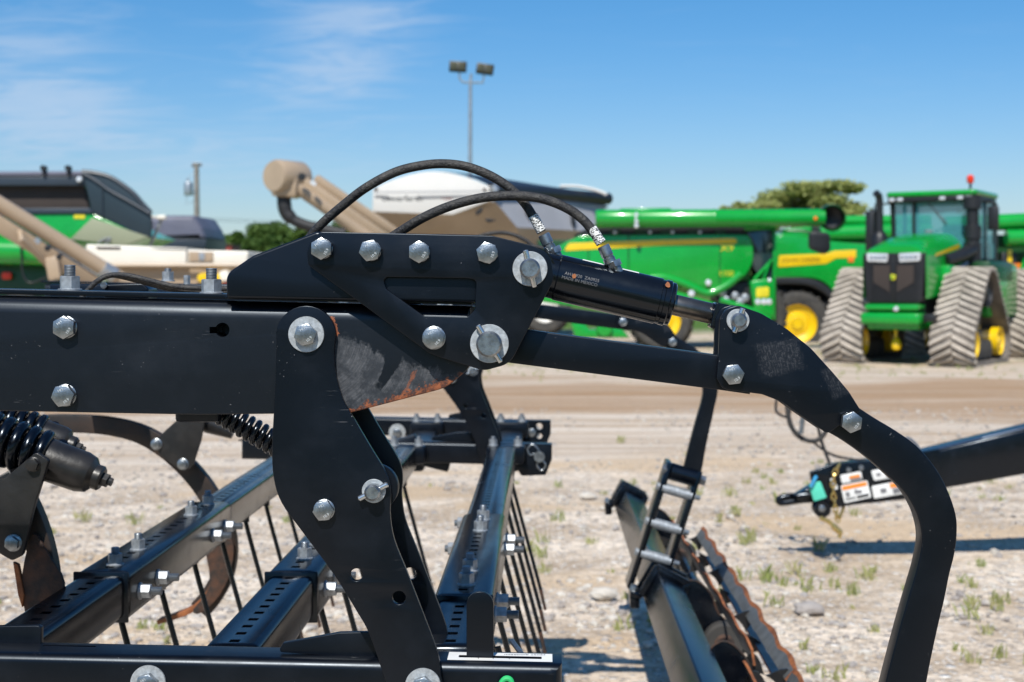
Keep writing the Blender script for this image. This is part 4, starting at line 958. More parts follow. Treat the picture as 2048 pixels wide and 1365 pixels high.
b.bx(-cw, cw, cabY, cabY + cabD, 2.1, 2.38, .04); b.bx(-cw + .1, cw - .1, cabY + cabD - .1, cabY + cabD, 2.3, 2.8, .03)
loc('cab_frame', b)
b = MB().m('cab_glass')
b.box((0, cabY - .03, 3.06), (2 * cw - .1, .012, 1.36)); b.box((-cw, cabY + cabD / 2, 3.06), (.012, cabD - .1, 1.36)); b.box((cw, cabY + cabD / 2, 3.06), (.012, cabD - .1, 1.36)); b.box((0, cabY + cabD, 3.2), (2 * cw - .1, .012, 1.05))
loc('cab_window', b)
b = MB().m('seat_cloth'); b.box((.12, cabY + .95, 2.55), (.5, .5, .14), None, .05); b.box((.12, cabY + 1.2, 2.88), (.52, .14, .68), None, .06); loc('driver_seat', b)
b = MB().m('plastic_black'); b.tube([(.05 + .2 * math.cos(a), cabY + .5 + .08 * math.sin(a), 2.93 + .17 * math.sin(a)) for a in [2 * PI * k / 20 for k in range(21)]], .016, 8, False); b.tube([(.05, cabY + .5, 2.93), (.05, cabY + .35, 2.4)], .035, 8); b.box((.55, cabY + .7, 2.8), (.2, .1, .28), None, .02); loc('steering_wheel', b)
b = MB().m('plastic_black'); b.tube([(-.1, cabY - .06, 3.7), (.35, cabY - .07, 3.2)], .012, 6); loc('windscreen_wiper', b)
b = MB().m('plastic_black'); b.box((-1.02, 1.35, 2.95), (.22, .26, 1.05), None, .05); b.lathe([(.17, 0), (.19, .05), (.19, .6), (.13, .72), (.09, .75), (.09, 1.15)], (-.80, 1.30, 2.25), (0, 0, 1), 20); b.tube([(-.80, 1.30, 3.35), (-.80, 1.30, 3.70), (-.80, 1.26, 3.82), (-.84, 1.16, 3.88)], .085, 14); loc('exhaust_stack', b)
b = MB().m('plastic_black'); b.lathe([(.2, 0), (.2, .5), (.17, .52), (.17, .6), (.2, .62), (.2, .9), (.14, .95), (.14, 1.3), (.21, 1.32), (.21, 1.6), (0, 1.62)], (1.04, 2.4, 2.2), (0, 0, 1), 22); b.tube([(1.04, 2.3, 2.55), (.98, 1.75, 2.42), (.76, 1.25, 2.3)], [.17, .16, .13], 16); loc('air_intake', b)
b = MB().m('plastic_black'); b.box((1.45, cabY - .1, 3.3), (.26, .1, .56), None, .04); b.tube([(1.0, cabY, 3.72), (1.4, cabY - .1, 3.7), (1.45, cabY - .08, 3.5)], .025, 8); b.tube([(1.45, cabY - .1, 3.05), (1.42, cabY, 2.7)], .02, 8); loc('side_mirror', b)
b = MB().m('plastic_black'); b.box((-1.42, cabY - .1, 3.35), (.2, .1, .5), None, .04); b.tube([(-1.0, cabY, 3.72), (-1.4, cabY - .1, 3.7), (-1.42, cabY - .08, 3.5)], .025, 8); loc('side_mirror', b)
b = MB().m('plastic_black').lathe([(.03, 0), (.03, .28)], (.80, cabY + .3, 3.95), (0, 0, 1), 10); b.m('red_lamp').lathe([(.07, .0), (.085, .06), (.085, .14), (.05, .19), (0, .2)], (.80, cabY + .3, 4.16), (0, 0, 1), 16); loc('beacon', b)
b = MB().m('galvanised').lathe([(0, 0), (.1, .0), (.1, .05), (0, .07)], (.15, 1.95, 2.97), (0, 0, 1), 14); loc('hood_dome', b)
b = MB().m('galvanised').tube([(.62, 1.2, 2.1), (.9, 1.5, 2.05), (.98, 2.1, 2.25)], .07, 10); loc('charge_pipe', b)
# one track unit: triangular belt with chevron lugs
def track_profile():
    circs = [(-1.0, .46, .46), (1.0, .46, .46), (0, 1.60, .50)]   # y, z, r : front idler, rear idler, drive wheel (y negative = forwards)
    pts = []
    order = [2, 0, 1]
    import itertools
    # outer hull of the three circles
    alld = []
    for y, z, r in circs:
        for k in range(180):
            a = 2 * PI * k / 180; alld.append((y + r * math.cos(a), z + r * math.sin(a)))
    alld = sorted(set((round(a, 5), round(c_, 5)) for a, c_ in alld))
    def half(P):
        h = []
        for p in P:
            while len(h) > 1 and (h[-1][0] - h[-2][0]) * (p[1] - h[-2][1]) - (h[-1][1] - h[-2][1]) * (p[0] - h[-2][0]) <= 0: h.pop()
            h.append(p)
        return h[:-1]
    hull = half(alld) + half(alld[::-1])
    # even spacing
    Ls = [math.dist(hull[k], hull[(k + 1) % len(hull)]) for k in range(len(hull))]; tot = sum(Ls); M_ = 132; out = []; k = 0; acc = 0
    for j in range(M_):
        t = tot * j / M_
        while acc + Ls[k] < t: acc += Ls[k]; k += 1
        f = (t - acc) / Ls[k]; p, q = hull[k], hull[(k + 1) % len(hull)]
        out.append((p[0] + (q[0] - p[0]) * f, p[1] + (q[1] - p[1]) * f))
    return out
TP = track_profile(); TWD = .98
def make_track():
    t = MB().m('plastic_black'); t.bx(-.2, .2, -.9, .9, .35, .75, .08); t.bx(-.16, .16, -.25, .25, .6, 1.7, .08)
    root = t.build('track_unit', tr)
    b = MB().m('dusty_groove'); n = len(TP); rings = []
    for k in range(n):
        a, c_ = Vector(TP[k - 1]), Vector(TP[(k + 1) % n]); d = (c_ - a).normalized(); nn = Vector((d.y, -d.x)); p = Vector(TP[k]); q = p - nn * .05; o_ = p
        rings.append([b.v(Vector((x, s_.x, s_.y))) for x, s_ in ((-TWD / 2, o_), (TWD / 2, o_), (TWD / 2, q), (-TWD / 2, q))])
    for k in range(n):
        A_, B_ = rings[k], rings[(k + 1) % n]
        for i in range(4): b._f([A_[i], A_[(i + 1) % 4], B_[(i + 1) % 4], B_[i]], i in (0, 2))
    b.m('dusty_tread')
    step = 3
    for k in range(0, n, step):
        for s_ in (-1, 1):
            ks = (k + (0 if s_ < 0 else 1)) % n
            P = []
            for j in range(4):
                kk = (ks - j * 1.25) ; i0 = int(math.floor(kk)) % n; f = kk - math.floor(kk)
                a, c_ = Vector(TP[i0]), Vector(TP[(i0 + 1) % n]); p = a.lerp(c_, f); d = (c_ - a).normalized(); nn = Vector((d.y, -d.x))
                P.append((Vector((s_ * (TWD / 2 * (1.0 - j / 3 * .98)), p.x, p.y)), Vector((0, nn.x, nn.y)), Vector((0, d.x, d.y))))
            w_ = .042; hgt = .06; R1 = []
            for p, nn, d in P: R1.append([b.v(p - d * w_), b.v(p - d * w_ * .7 + nn * hgt), b.v(p + d * w_ * .7 + nn * hgt), b.v(p + d * w_)])
            for a, c_ in zip(R1, R1[1:]):
                for i in range(3): b._f([a[i], a[i + 1], c_[i + 1], c_[i]], False)
            b._f(R1[0], False); b._f(R1[-1][::-1], False)
    b.build('track_belt', root)
    for y, z, r, nm in ((-1.0, .46, .40, 'idler_wheel'), (1.0, .46, .40, 'idler_wheel'), (0, 1.60, .44, 'sprocket')):
        for s_ in (-1, 1):
            b = MB().m('plastic_black' if nm == 'sprocket' else 'yellow_paint'); b.lathe([(0, .02), (r * .25, .02), (r * .3, -.02), (r * .66, -.05), (r * .76, .03), (r * .8, .03), (r * .8, -.16), (0, -.16)], (s_ * (TWD / 2 - .14), y, z), (s_, 0, 0), 28); b.build(nm, root)
    for y in (-.38, 0.0, .38):
        b = MB().m('tyre'); b.lathe([(0, -.3), (.22, -.3), (.22, .3), (.1, .32), (0, .32)], (0, y, .29), (1, 0, 0), 20); b.build('midroller', root)
    return root
TK = make_track()
TKpos = [(-1.20, 1.35), (1.32, 1.35), (-1.20, 5.7), (1.32, 5.7)]
TKB = WPOS['track_unit'].copy()
for i, (x, y) in enumerate(TKpos):
    o = TK if i == 0 else copy_part(TK, tr)
    o.location = TKB + Vector((x, y, 0))
YT = 31.6; pT = W(1788, CY, YT)
tr.location = (pT.x, YT, 0); tr.rotation_euler = (0, 0, R(-33))
# ------------------------------------------------------------------ white and tan grain cart with its auger
Y4 = 46.0
gc = thing('grain_cart', 'white and tan grain cart with curved white front, black roll tarp and slotted grey side', 'grain cart', base(980, 48))
back = Vector((4.6, 6.5, -.25))
white = smooth([(745, 424), (746, 378)], 2) + smooth([(770, 367), (800, 356), (840, 346), (875, 344), (910, 349), (950, 361), (983, 375)], 4) + [(985, 400), (930, 421), (905, 430)]
b = MB().m('white_paint'); b.plate(white, Y4, .12, .02); b.m('grey_panel').plate([(749, 384), (982, 382), (982, 383.5), (749, 385.5)], Y4 - .01, .01, 0); fp = b.build('front_panel', gc)
b = MB().m('sticker_grey'); b.plate([(750, 391), (772, 392), (790, 399), (775, 399), (765, 396), (750, 396)], Y4 - .014, .012, 0); b.plate([(836, 393), (985, 390), (985, 394), (842, 398), (832, 398)], Y4 - .014, .012, 0); b.build('front_stripe', fp)
lettering('front_lettering', fp, 'Unverferth', 804, 397.5, Y4 - .01, .26, 'plastic_black', 1.15); lettering('front_lettering', fp, '1325', 893, 397, Y4 - .01, .15, 'red_paint', 1.3)
b = MB().m('rust_steel')
for x, y in ((752, 379), (969, 380)): b.lathe([(0, -.03), (.05, -.02), (.06, .02)], W(x, y, Y4 - .01), (0, 1, 0), 12)
b.build('panel_plug', fp)
def P4(x, y): return W(x, y, Y4)
b = MB().m('grey_panel')
A1, B1, C1, D1 = W(984, 392, Y4 + .06), W(1212, 405, 52), W(1192, 466, 51), W(1034, 458, Y4 + .3)
E1 = W(996, 411, Y4 + .06)
def slab(b, pts, t):
    n_ = (pts[1] - pts[0]).cross(pts[2] - pts[0]).normalized()
    if n_.y < 0: n_ = -n_
    f = [b.v(p) for p in pts]; g_ = [b.v(p + n_ * t) for p in pts]; b._f(f, False); b._f(g_[::-1], False)
    for k in range(len(f)): b._f([f[k], g_[k], g_[(k + 1) % len(f)], f[(k + 1) % len(f)]], False)
slab(b, [A1, B1, C1, D1, E1], .1); sp_ = b.build('side_panel', gc)
b = MB().m('plastic_black')
for x, y, Yq in ((1056, 437, 47.4), (1146, 444, 49.8)): b.prism([rounded([(-.09, -.36, .09), (.09, -.36, .09), (.09, .36, .09), (-.09, .36, .09)], 4)], lambda u, v, d: W(x, y, Yq) + Vector((u * .9, -.12 + d, v)), .1, .0)
b.build('view_slot', sp_)
b = MB().m('tarp_black')
tp = []
for f in [k / 16 for k in range(17)]:
    y = Y4 + .05 + 6.0 * f; x = 983 + (1215 - 983) * f; zc = 375 + 13 * f; crown = 344 + 34 * f ** 1.5
    row = []
    for j in range(9):
        a = j / 8; xx = 872 + (1040 - 872) * f + (x - (872 + (1040 - 872) * f)) * a
        row.append(W(xx, crown + (zc - crown) * a ** 2.2, y + .05 * 0))
    tp.append([b.v(p) for p in row])
for a, c_ in zip(tp, tp[1:]):
    for j in range(8): b._f([a[j], a[j + 1], c_[j + 1], c_[j]])
b.tube([W(984, 380, Y4 + .0), W(1100, 388, 49), W(1216, 398, 52)], .22, 12); b.build('roll_tarp', gc)
b = MB().m('white_paint'); b.tube([W(x, y, 50.5) for x, y in smooth([(1120, 373), (1150, 373), (1180, 378), (1203, 385), (1213, 390)], 5)], .06, 10); b.build('tarp_bow', gc)
b = MB().m('galvanised'); b.tube([W(985, 402, Y4), W(1214, 414, 52)], .05, 8); b.tube([W(1209, 400, 52), W(1207, 430, 52)], .05, 8); b.tube([W(985, 372, Y4 - .1), W(992, 384, Y4 - .1)], .14, 12); b.build('tarp_rail', gc)
b = MB().m('tan_paint')
slab(b, [W(745, 424, Y4 + .02), W(905, 430, Y4 + .02), W(985, 400, Y4 + .04), W(997, 411, Y4 + .04), W(1036, 458, Y4 + .2), W(1040, 500, Y4 + 1.6), W(800, 500, Y4 + 1.6)], .1)
slab(b, [W(1032, 455, Y4 + .25), W(1194, 464, 51), W(1160, 500, 50), W(1040, 500, Y4 + 1.6)], .1); b.plate([(800, 490), (1160, 494), (1130, 560), (840, 560)], Y4 + 2.0, 3.0, .1)
hp_ = b.build('hopper', gc)
b = MB().m('plastic_black'); b.plate([(950, 425), (966, 413), (964, 425), (953, 432)], Y4 - .12, .06, .01); b.plate([(969, 440), (975, 437), (994, 441), (978, 446)], Y4 - .1, .06, .01); b.build('hopper_latch', hp_)
for x in (905, 1010, 1090): wheel('cart_wheel', gc, W(x, 618, Y4 + 1.5), .85, .45, .7, rimmat='white_paint')
b = MB().m('tan_paint'); b.plate([(850, 555), (1120, 555), (1120, 600), (850, 600)], Y4 + 2.0, 2.5, .1); b.build('axle_frame', gc)
b = MB().m('tan_paint')
b.bar(W(592, 356, 44), W(800, 500, 45.2), .42, .42, Vector((0, 1, 0)), .1); b.bar(W(630, 356, 44.3), W(830, 492, 45.6), .3, .3, Vector((0, 1, 0)), .1); b.tube([W(560, 352, 43.7), W(800, 520, 45.0)], .2, 12)
ag = b.build('cart_auger', gc)
b = MB().m('tan_paint'); b.lathe([(0, -.62), (.46, -.62), (.52, -.5), (.52, .5), (.46, .6), (0, .6)], W(576, 355, 44), Vector((.55, .8, 0)), 26); b.bar(W(575, 352, 44), W(572, 396, 44), .80, .95, Vector((0, 1, 0)), .12); b.m('plastic_black').lathe([(0, -.04), (.12, -.03), (.12, .05)], W(604, 354, 43.4), (0, 1, 0), 14); b.m('lamp_clear').bar(W(622, 364, 43.5), W(632, 370, 43.5), .1, .1); b.build('auger_head', ag)
b = MB().m('black_rubber'); b.tube([W(x, y, 43.9) for x, y in smooth([(568, 394), (569, 412), (574, 428), (590, 442), (615, 452), (650, 460), (690, 468)], 5)], [.22] * 8 + [.21] * 6 + [.17] * 17, 16); b.build('spout_boot', ag, 60)
# ------------------------------------------------------------------ green grain cart on the left
Y5 = 40.0
gg = thing('grain_cart', 'green grain cart with dark flared hopper extension and rolled tarp at the left edge', 'grain cart', base(80, 41.5))
b = MB().m('slate_panel'); b.plate(smooth([(164, 345), (190, 348), (222, 357), (262, 384), (286, 410), (302, 427)], 4) + [(302, 478), (184, 426), (176, 390)], Y5, .12, .02); ex = b.build('hopper_extension', gg)
b = MB().m('tarp_navy'); b.tube([W(x, y, Y5 - .04) for x, y in smooth([(164, 346), (192, 362), (222, 383), (260, 404), (300, 428)], 5)], .05, 8); b.tube([W(205, 364, Y5 - .03), W(205, 436, Y5 - .03)], .02, 6); b.tube([W(x, y, Y5 + .02) for x, y in smooth([(164, 344), (190, 347), (222, 356), (262, 383), (286, 409), (302, 426)], 5)], .07, 8); b.build('extension_rib', ex)
b = MB().m('tarp_navy'); b.plate([(-160, 355), (166, 353), (170, 372), (-160, 372)], Y5 - .05, .2, .03); b.plate([(-160, 418), (178, 416), (186, 428), (-160, 430)], Y5 - .04, .2, .03); b.build('hopper_rim', gg)
b = MB().m('tarp_violet'); b.tube([W(-160, 350, Y5), W(166, 348, Y5)], .08, 12); b.m('plastic_black')
for x in (88, 137): b.bar(W(x, 350, Y5 - .1), W(x, 335, Y5 - .1), .07, .1, Vector((0, 1, 0))); b.lathe([(0, -.1), (.08, -.1), (.08, .1), (0, .1)], W(x, 337, Y5 - .1), (0, 1, 0), 10)
b.m('lamp_clear').lathe([(0, -.03), (.07, -.02), (.09, .03)], W(158, 359, Y5 - .15), (0, 1, 0), 12); b.build('tarp_roller', gg)
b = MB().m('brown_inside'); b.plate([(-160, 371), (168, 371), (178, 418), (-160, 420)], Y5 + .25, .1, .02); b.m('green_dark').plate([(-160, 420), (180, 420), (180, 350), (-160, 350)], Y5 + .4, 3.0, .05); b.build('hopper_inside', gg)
b = MB().m('green_paint'); b.plate([(-160, 428), (186, 427), (232, 448), (290, 474), (250, 490), (140, 486), (60, 492), (-160, 492)], Y5 + .02, 3.4, .06); hb = b.build('hopper', gg)
b = MB().m('olive_panel'); b.plate([(184, 436), (296, 474), (250, 492), (140, 479)], Y5 - .06, .08, .02); b.m('galvanised').tube([W(x, y, Y5 - .1) for x, y in smooth([(196, 487), (206, 480), (220, 476), (218, 482), (210, 488)], 4)], .025, 6); b.build('hopper_chute', hb)
b = MB().m('yellow_letter'); b.plate([(148, 430), (170, 430), (170, 438), (148, 438)], Y5 + .0, .015, .002); b.build('reflector', hb)
b = MB().m('green_paint'); b.tube([W(-170, 498, Y5 - 1.0), W(104, 506, Y5 - 1.0)], .36, 22); lt = b.build('cross_auger', gg)
b = MB().m('white_paint'); b.tube([W(-170, 503, Y5 - 1.0), W(80, 508, Y5 - 1.0)], .366, 22, False); bmesh.ops.delete(b.bm, geom=[v for v in b.bm.verts if not (-.02 < (v.co.z - (W(0, 505, Y5 - 1).z)) < .12)], context='VERTS'); b.build('tube_stripe', lt)
b = MB().m('plastic_black'); b.tube([W(x, y, Y5 - 1.4) for x, y in smooth([(42, 486), (44, 520), (46, 548), (60, 566), (90, 556), (120, 540)], 5)], .03, 8); b.build('cart_hose', gg, 60)
b = MB().m('green_dark'); b.plate([(-160, 515), (100, 520), (130, 560), (130, 640), (-160, 640)], Y5 - .4, 2.6, .08); b.build('undercarriage', gg)
b = MB().m('red_lamp'); b.plate(rounded([(3, 545, 4), (22, 545, 4), (22, 559, 4), (3, 559, 4)], 3), Y5 - .6, .1, .02); b.build('tail_lamp', gg)
wheel('cart_wheel', gg, W(40, 640, Y5 - .5), .8, .45, .7)
b = MB().m('galvanised'); b.tube([W(325, 436, Y5 + .5), W(300, 492, Y5 + .5), W(290, 520, Y5 + .5)], .05, 8); b.m('cream_paint').box(W(324, 435, Y5 + .4), (.25, .2, .12), None, .04); b.tube([W(300, 434, Y5 + .4), W(322, 435, Y5 + .4)], .03, 6); b.build('rear_arm', gg)
# ------------------------------------------------------------------ tan seed tender with its long auger
Y6 = 33.0
st = thing('seed_tender', 'cream and tan seed tender with long tan conveyor auger slanting down at left', 'seed tender', base(300, 34))
b = MB().m('cream_paint'); b.plate(rounded([(172, 489, 3), (373, 496), (373, 529), (205, 529), (172, 520)], 3), Y6, 2.0, .04); b.plate(rounded([(373, 500, 2), (497, 503, 4), (494, 529), (373, 529)], 3), Y6 + .1, 2.0, .04); hp6 = b.build('seed_box', st)
b = MB().m('brown_inside'); b.plate([(190, 493.5), (242, 494), (240, 499.5), (196, 499)], Y6 - .012, .012, 0); b.build('box_stripe', hp6)
b = MB().m('brown_inside'); b.plate([(300, 496.5), (372, 498), (372, 500), (320, 499)], Y6 - .012, .012, 0); b.build('box_stripe', hp6)
b = MB().m('tan_paint'); b.plate([(378, 503), (426, 504), (426, 523), (378, 524)], Y6 + .06, .06, .01); b.plate([(200, 529), (494, 529), (470, 540), (400, 560), (380, 600), (250, 600), (240, 545)], Y6 + .2, 1.6, .05); b.tube([W(200, 531, Y6), W(490, 531, Y6)], .05, 8); b.m('galvanised').plate([(398, 506), (409, 506), (409, 522), (398, 522)], Y6 + .04, .03, .004); b.build('tender_frame', st)
b = MB().m('yellow_paint')
for x, y in ((418, 553), (436, 556), (405, 556)): b.lathe([(0, -.1), (.1, -.08), (.12, .1), (.12, .3)], W(x, y, Y6 - .1), (0, 1, 0), 14)
b.m('cream_paint').lathe([(0, -.1), (.12, -.08), (.14, .3)], W(449, 552, Y6 - .1), (0, 1, 0), 14); b.build('tender_valve', st)
for x in (300, 440): wheel('tender_wheel', st, W(x, 680, Y6 + .1), .42, .24, .3, rimmat='white_paint')
b = MB().m('tan_paint'); b.plate([(250, 600), (440, 600), (440, 650), (250, 650)], Y6 + .6, 1.0, .05); b.build('axle_frame', st)
b = MB().m('tan_paint')
a_, e_ = W(-60, 372, Y6 - 3.2), W(262, 572, Y6 - 1.5); b.tube([a_, e_], .165, 18)
a2, e2 = W(-60, 412, Y6 - 3.2), W(190, 566, Y6 - 1.7); b.bar(a2, e2, .34, .30, Vector((0, 1, 0)), .06); b.bar(W(40, 470, Y6 - 3.0), W(110, 540, Y6 - 2.0), .1, .35, Vector((0, 1, 0)), .02); b.bar(W(104, 514, Y6 - 2.4), W(112, 560, Y6 - 2.4), .28, .2, Vector((0, 1, 0)), .04)
au6 = b.build('conveyor_auger', st)
b = MB().m('galvanised'); b.tube([W(205, 537, Y6 - 1.9), W(228, 551, Y6 - 1.75)], .175, 18); b.bar(W(72, 478, Y6 - 3.2), W(80, 486, Y6 - 3.2), .1, .05, Vector((0, 1, 0))); b.m('plastic_black').lathe([(0, -.03), (.06, -.02), (.07, .02)], W(95, 497, Y6 - 3.05), (0, 1, 0), 12); b.lathe([(0, -.03), (.06, -.02), (.07, .02)], W(118, 514, Y6 - 2.8), (0, 1, 0), 12); b.build('auger_band', au6)
# ------------------------------------------------------------------ covered trailer, red container, lights, poles
tt = thing('covered_trailer', 'dark violet tarpaulin covered trailer behind the green cart and utility pole', 'trailer', base(345, 60))
b = MB().m('tarp_violet'); b.plate(rounded([(296, 436, 6), (318, 431, 6), (388, 431, 8), (404, 455, 10), (412, 478, 4), (296, 482)], 4), 60, 4, .2); b.build('tarpaulin', tt)
b = MB().m('tarp_navy'); b.plate([(294, 480), (413, 478), (412, 498), (294, 498)], 60.02, 3.8, .05); b.m('plastic_black').plate([(300, 498), (410, 498), (410, 560), (300, 560)], 60.4, 3, .05); b.build('trailer_bed', tt)
for x in (330, 380): wheel('trailer_wheel', tt, W(x, 630, 60), .5, .25, .3, rimmat='white_paint')
rc = thing('storage_bin', 'small dull red storage bin in front of the distant trees on the left', 'bin', base(440, 80))
b = MB().m('red_paint'); b.plate([(414, 491), (464, 491), (464, 622), (414, 622)], 80, 2.2, .05)
for x in range(418, 464, 6): b.plate([(x, 492), (x + 2.5, 492), (x + 2.5, 620), (x, 620)], 79.95, .06, .01)
b.build('bin_wall', rc); b = MB().m('rust_steel'); b.plate([(413, 488), (465, 488), (465, 492), (413, 492)], 79.9, 2.4, .02); b.m('galvanised').lathe([(0, 0), (.2, 0), (.2, .15), (0, .2)], W(437, 489, 80.5), (0, 0, 1), 12); b.build('bin_lid', rc)
lp_ = thing('light_pole', 'tall slim steel light pole with two floodlights on top', 'light pole', base(939, 70))
Z = lambda py, Y: H - (py - CY) * Y / F
XL = W(940, 0, 70).x
b = MB().m('galvanised'); b.tube([(XL - .02, 70, 0), (XL + .02, 70, Z(165, 70)), (XL + .06, 70, Z(148, 70))], [.13, .085, .06], 12); b.build('pole', lp_)
b = MB().m('galvanised'); b.tube([W(x, y, 70) for x, y in ((919, 145), (919, 158), (926, 165), (943, 166), (966, 166), (968, 150))], .05, 8); b.build('bracket', lp_)
for px, py, ro in ((916, 134, R(3)), (970, 139, R(8))):
    b = MB().m('plastic_black'); M3 = Matrix.Rotation(ro, 3, 'Y') @ Matrix.Rotation(R(-12), 3, 'X'); b.box(W(px, py, 70), (.86, .25, .52), M3, .04); fl = b.build('floodlight', lp_)
    b = MB().m('flood_lens')
    for dx in (-.19, .19): b.box(W(px, py, 70) + M3 @ Vector((dx, -.125, 0)), (.33, .02, .40), M3, .008)
    b.build('lamp_lens', fl)
up_ = thing('utility_pole', 'old grey wooden utility pole with a transformer on its left side', 'utility pole', base(394, 90))
XU = W(394, 0, 90).x
b = MB().m('wood_grey'); b.tube([(XU + .05, 90, 0), (XU - .03, 90, Z(326, 90))], [.22, .15], 12); b.build('pole', up_)
b = MB().m('wood_grey'); b.bar(W(384, 333, 89.8), W(403, 331, 90.4), .12, .12); b.m('galvanised')
for x in (386, 394, 401): b.lathe([(.03, 0), (.07, .05), (.07, .12), (.03, .2)], W(x, 331, 89.9), (0, 0, 1), 10)
b.build('crossarm', up_)
b = MB().m('galvanised'); b.lathe([(0, 0), (.26, .02), (.28, .1), (.28, .75), (.24, .85), (0, .88)], W(377, 392, 89.7), (0, 0, 1), 18); b.lathe([(.03, 0), (.07, .05), (.05, .3)], W(375, 366, 89.7), (0, 0, 1), 10); b.tube([W(377, 372, 89.7), W(380, 352, 89.8), W(390, 345, 89.9)], .02, 6); b.bar(W(380, 384, 89.7), W(393, 384, 89.9), .08, .06); b.tube([W(374, 392, 89.7), W(372, 410, 89.7), W(386, 404, 89.9)], .02, 6); b.build('transformer', up_)
pw = MB().m('plastic_black')
for y0, sag in ((436, 8), (441, 9)): pw.tube([W(398 + (900 - 398) * t, y0 + 10 * t + sag * 4 * t * (1 - t) * .4, 90 + 20 * t) for t in [k / 24 for k in range(25)]], .012, 5)
pwo = pw.build('service_line', up_)
# ------------------------------------------------------------------ drawbar of the neighbouring implement on the right
YW = 9.2
tg = thing('implement_drawbar', 'black implement drawbar with warning decals, gold safety chain and a bare hitch ring', 'drawbar', base(1850, YW))
b = MB().m('black_paint_far'); b.plate(rounded([(1840, 909), (2060, 856), (2420, 770), (2420, 860), (2060, 948), (1885, 979), (1800, 999), (1840, 960)], 3), YW - .10, .24, .02); b.build('drawbar_beam', tg)
b = MB().m('black_paint_far'); b.plate(rounded([(1619, 945, 4), (1668, 927), (1740, 922, 20), (1880, 898), (1880, 982), (1811, 999), (1686, 1013, 6), (1668, 1018), (1630, 1000, 6)], 3), YW - .14, .03, .005); b.plate(rounded([(1619, 945, 4), (1668, 927), (1880, 898), (1880, 982), (1686, 1013, 6), (1668, 1018), (1630, 1000, 6)], 3), YW + .12, .03, .005); b.plate([(1660, 935), (1880, 905), (1880, 970), (1690, 1005)], YW - .1, .2, .01); hd = b.build('hitch_head', tg)
b = MB().m('black_paint_far'); tor = [(1630, 990), (1600, 992), (1570, 994), (1557, 1000), (1562, 1006), (1580, 1004), (1610, 1000), (1640, 998)]
b.tube([W(x, y, YW - .06 + .10 * (0 if i < 4 else 1)) for i, (x, y) in enumerate(smooth(tor, 3))], .022, 12); b.plate([(1596, 990), (1632, 968), (1640, 1006), (1600, 1003)], YW - .05, .12, .01); b.build('hitch_ring', tg)
b = MB().m('black_paint_far'); b.lathe([(0, -.04), (.05, -.04), (.056, -.03), (.056, .05), (0, .05)], W(1643, 1017, YW - .14), (0, 1, 0), 22); b.m('zinc').hexa(W(1643, 1017, YW - .18), (0, -1, 0), .04, .02); b.build('jack_socket', tg)
b = MB().m('tag_teal'); b.plate(rounded([(1618, 970, 3), (1641, 963, 3), (1654, 996, 3), (1628, 1004, 3)], 3), YW - .19, .02, .004); tgo = b.build('hang_tag', tg)
b = MB().m('tie_blue'); b.tube([W(1622, 974, YW - .2), W(1628, 962, YW - .2), W(1632, 954, YW - .17)], .012, 8); b.build('cable_tie', tgo)
def decal(pts, parts):
    b = MB().m('sticker_white'); b.plate(rounded([(*p, 3) for p in pts], 3), YW - .146, .004, .001)
    o_, ux, uy = Vector(pts[0]), Vector(pts[1]) - Vector(pts[0]), Vector(pts[3]) - Vector(pts[0])
    for mt, u0, v0, u1, v1 in parts:
        q = [o_ + ux * u + uy * v for u, v in ((u0, v0), (u1, v0), (u1, v1), (u0, v1))]; b.m(mt).plate([tuple(p) for p in q], YW - .149, .003, 0)
    b.build('warning_decal', tg)
decal([(1680, 951), (1722, 943), (1725, 960), (1684, 968)], [('sticker_orange', .4, .3, .9, .62), ('sticker_grey', .42, .68, .95, .9)])
decal([(1681, 972), (1734, 961), (1743, 995), (1689, 1007)], [('sticker_orange', .04, .06, .96, .28), ('sticker_grey', .12, .42, .26, .68), ('sticker_grey', .46, .38, .56, .60), ('sticker_grey', .56, .46, .72, .62), ('sticker_print', .5, .74, .94, .88), ('sticker_print', .08, .78, .44, .84)])
decal([(1742, 942), (1800, 931), (1804, 953), (1748, 962)], [('sticker_yellow', .45, .05, .96, .45), ('sticker_grey', .45, .52, .96, .9), ('sticker_grey', .14, .35, .28, .62)])
decal([(1743, 973), (1822, 958), (1828, 984), (1748, 998)], [('sticker_orange', .45, .06, .96, .42), ('sticker_grey', .5, .5, .95, .9), ('sticker_grey', .2, .34, .34, .68)])
b = MB().m('sticker_white'); b.plate(rounded([(1659, 958, 4), (1667, 956, 4), (1677, 978, 4), (1670, 981, 4)], 3), YW - .146, .004, .001); b.build('warning_decal', tg)
ch = [W(x, y, YW - .2) for x, y in smooth([(1678, 930), (1668, 950), (1666, 975), (1668, 1000), (1672, 1025), (1676, 1040)], 6)]
b = MB().m('gold_zinc')
L_ = 0; step = .034; pos = [ch[0]]
for p, q in zip(ch, ch[1:]):
    n_ = max(1, round((q - p).length / .012))
    for j in range(1, n_ + 1): pos.append(p.lerp(q, j / n_))
links = pos[::3]
for i in range(len(links) - 1):
    a, e = links[i], links[i + 1]; d = (e - a).normalized(); u = d.cross(Vector((0, 1, 0))).normalized(); w = u if i % 2 else d.cross(u)
    c_ = (a + e) / 2; L = .026
    b.tube([c_ + d * L * math.cos(t) + w * .014 * math.sin(t) for t in [2 * PI * k / 12 for k in range(13)]], .0055, 6, False)
for dx in (.03, .05):
    pp = [W(1676, 1040, YW - .2) + Vector((dx * .4, dx, 0)), W(1684, 1020, YW - .15) + Vector((dx * .4, dx, 0)), W(1690, 990, YW - .05)]
    b.tube(pp, .010, 7)
chain = b.build('safety_chain', tg)
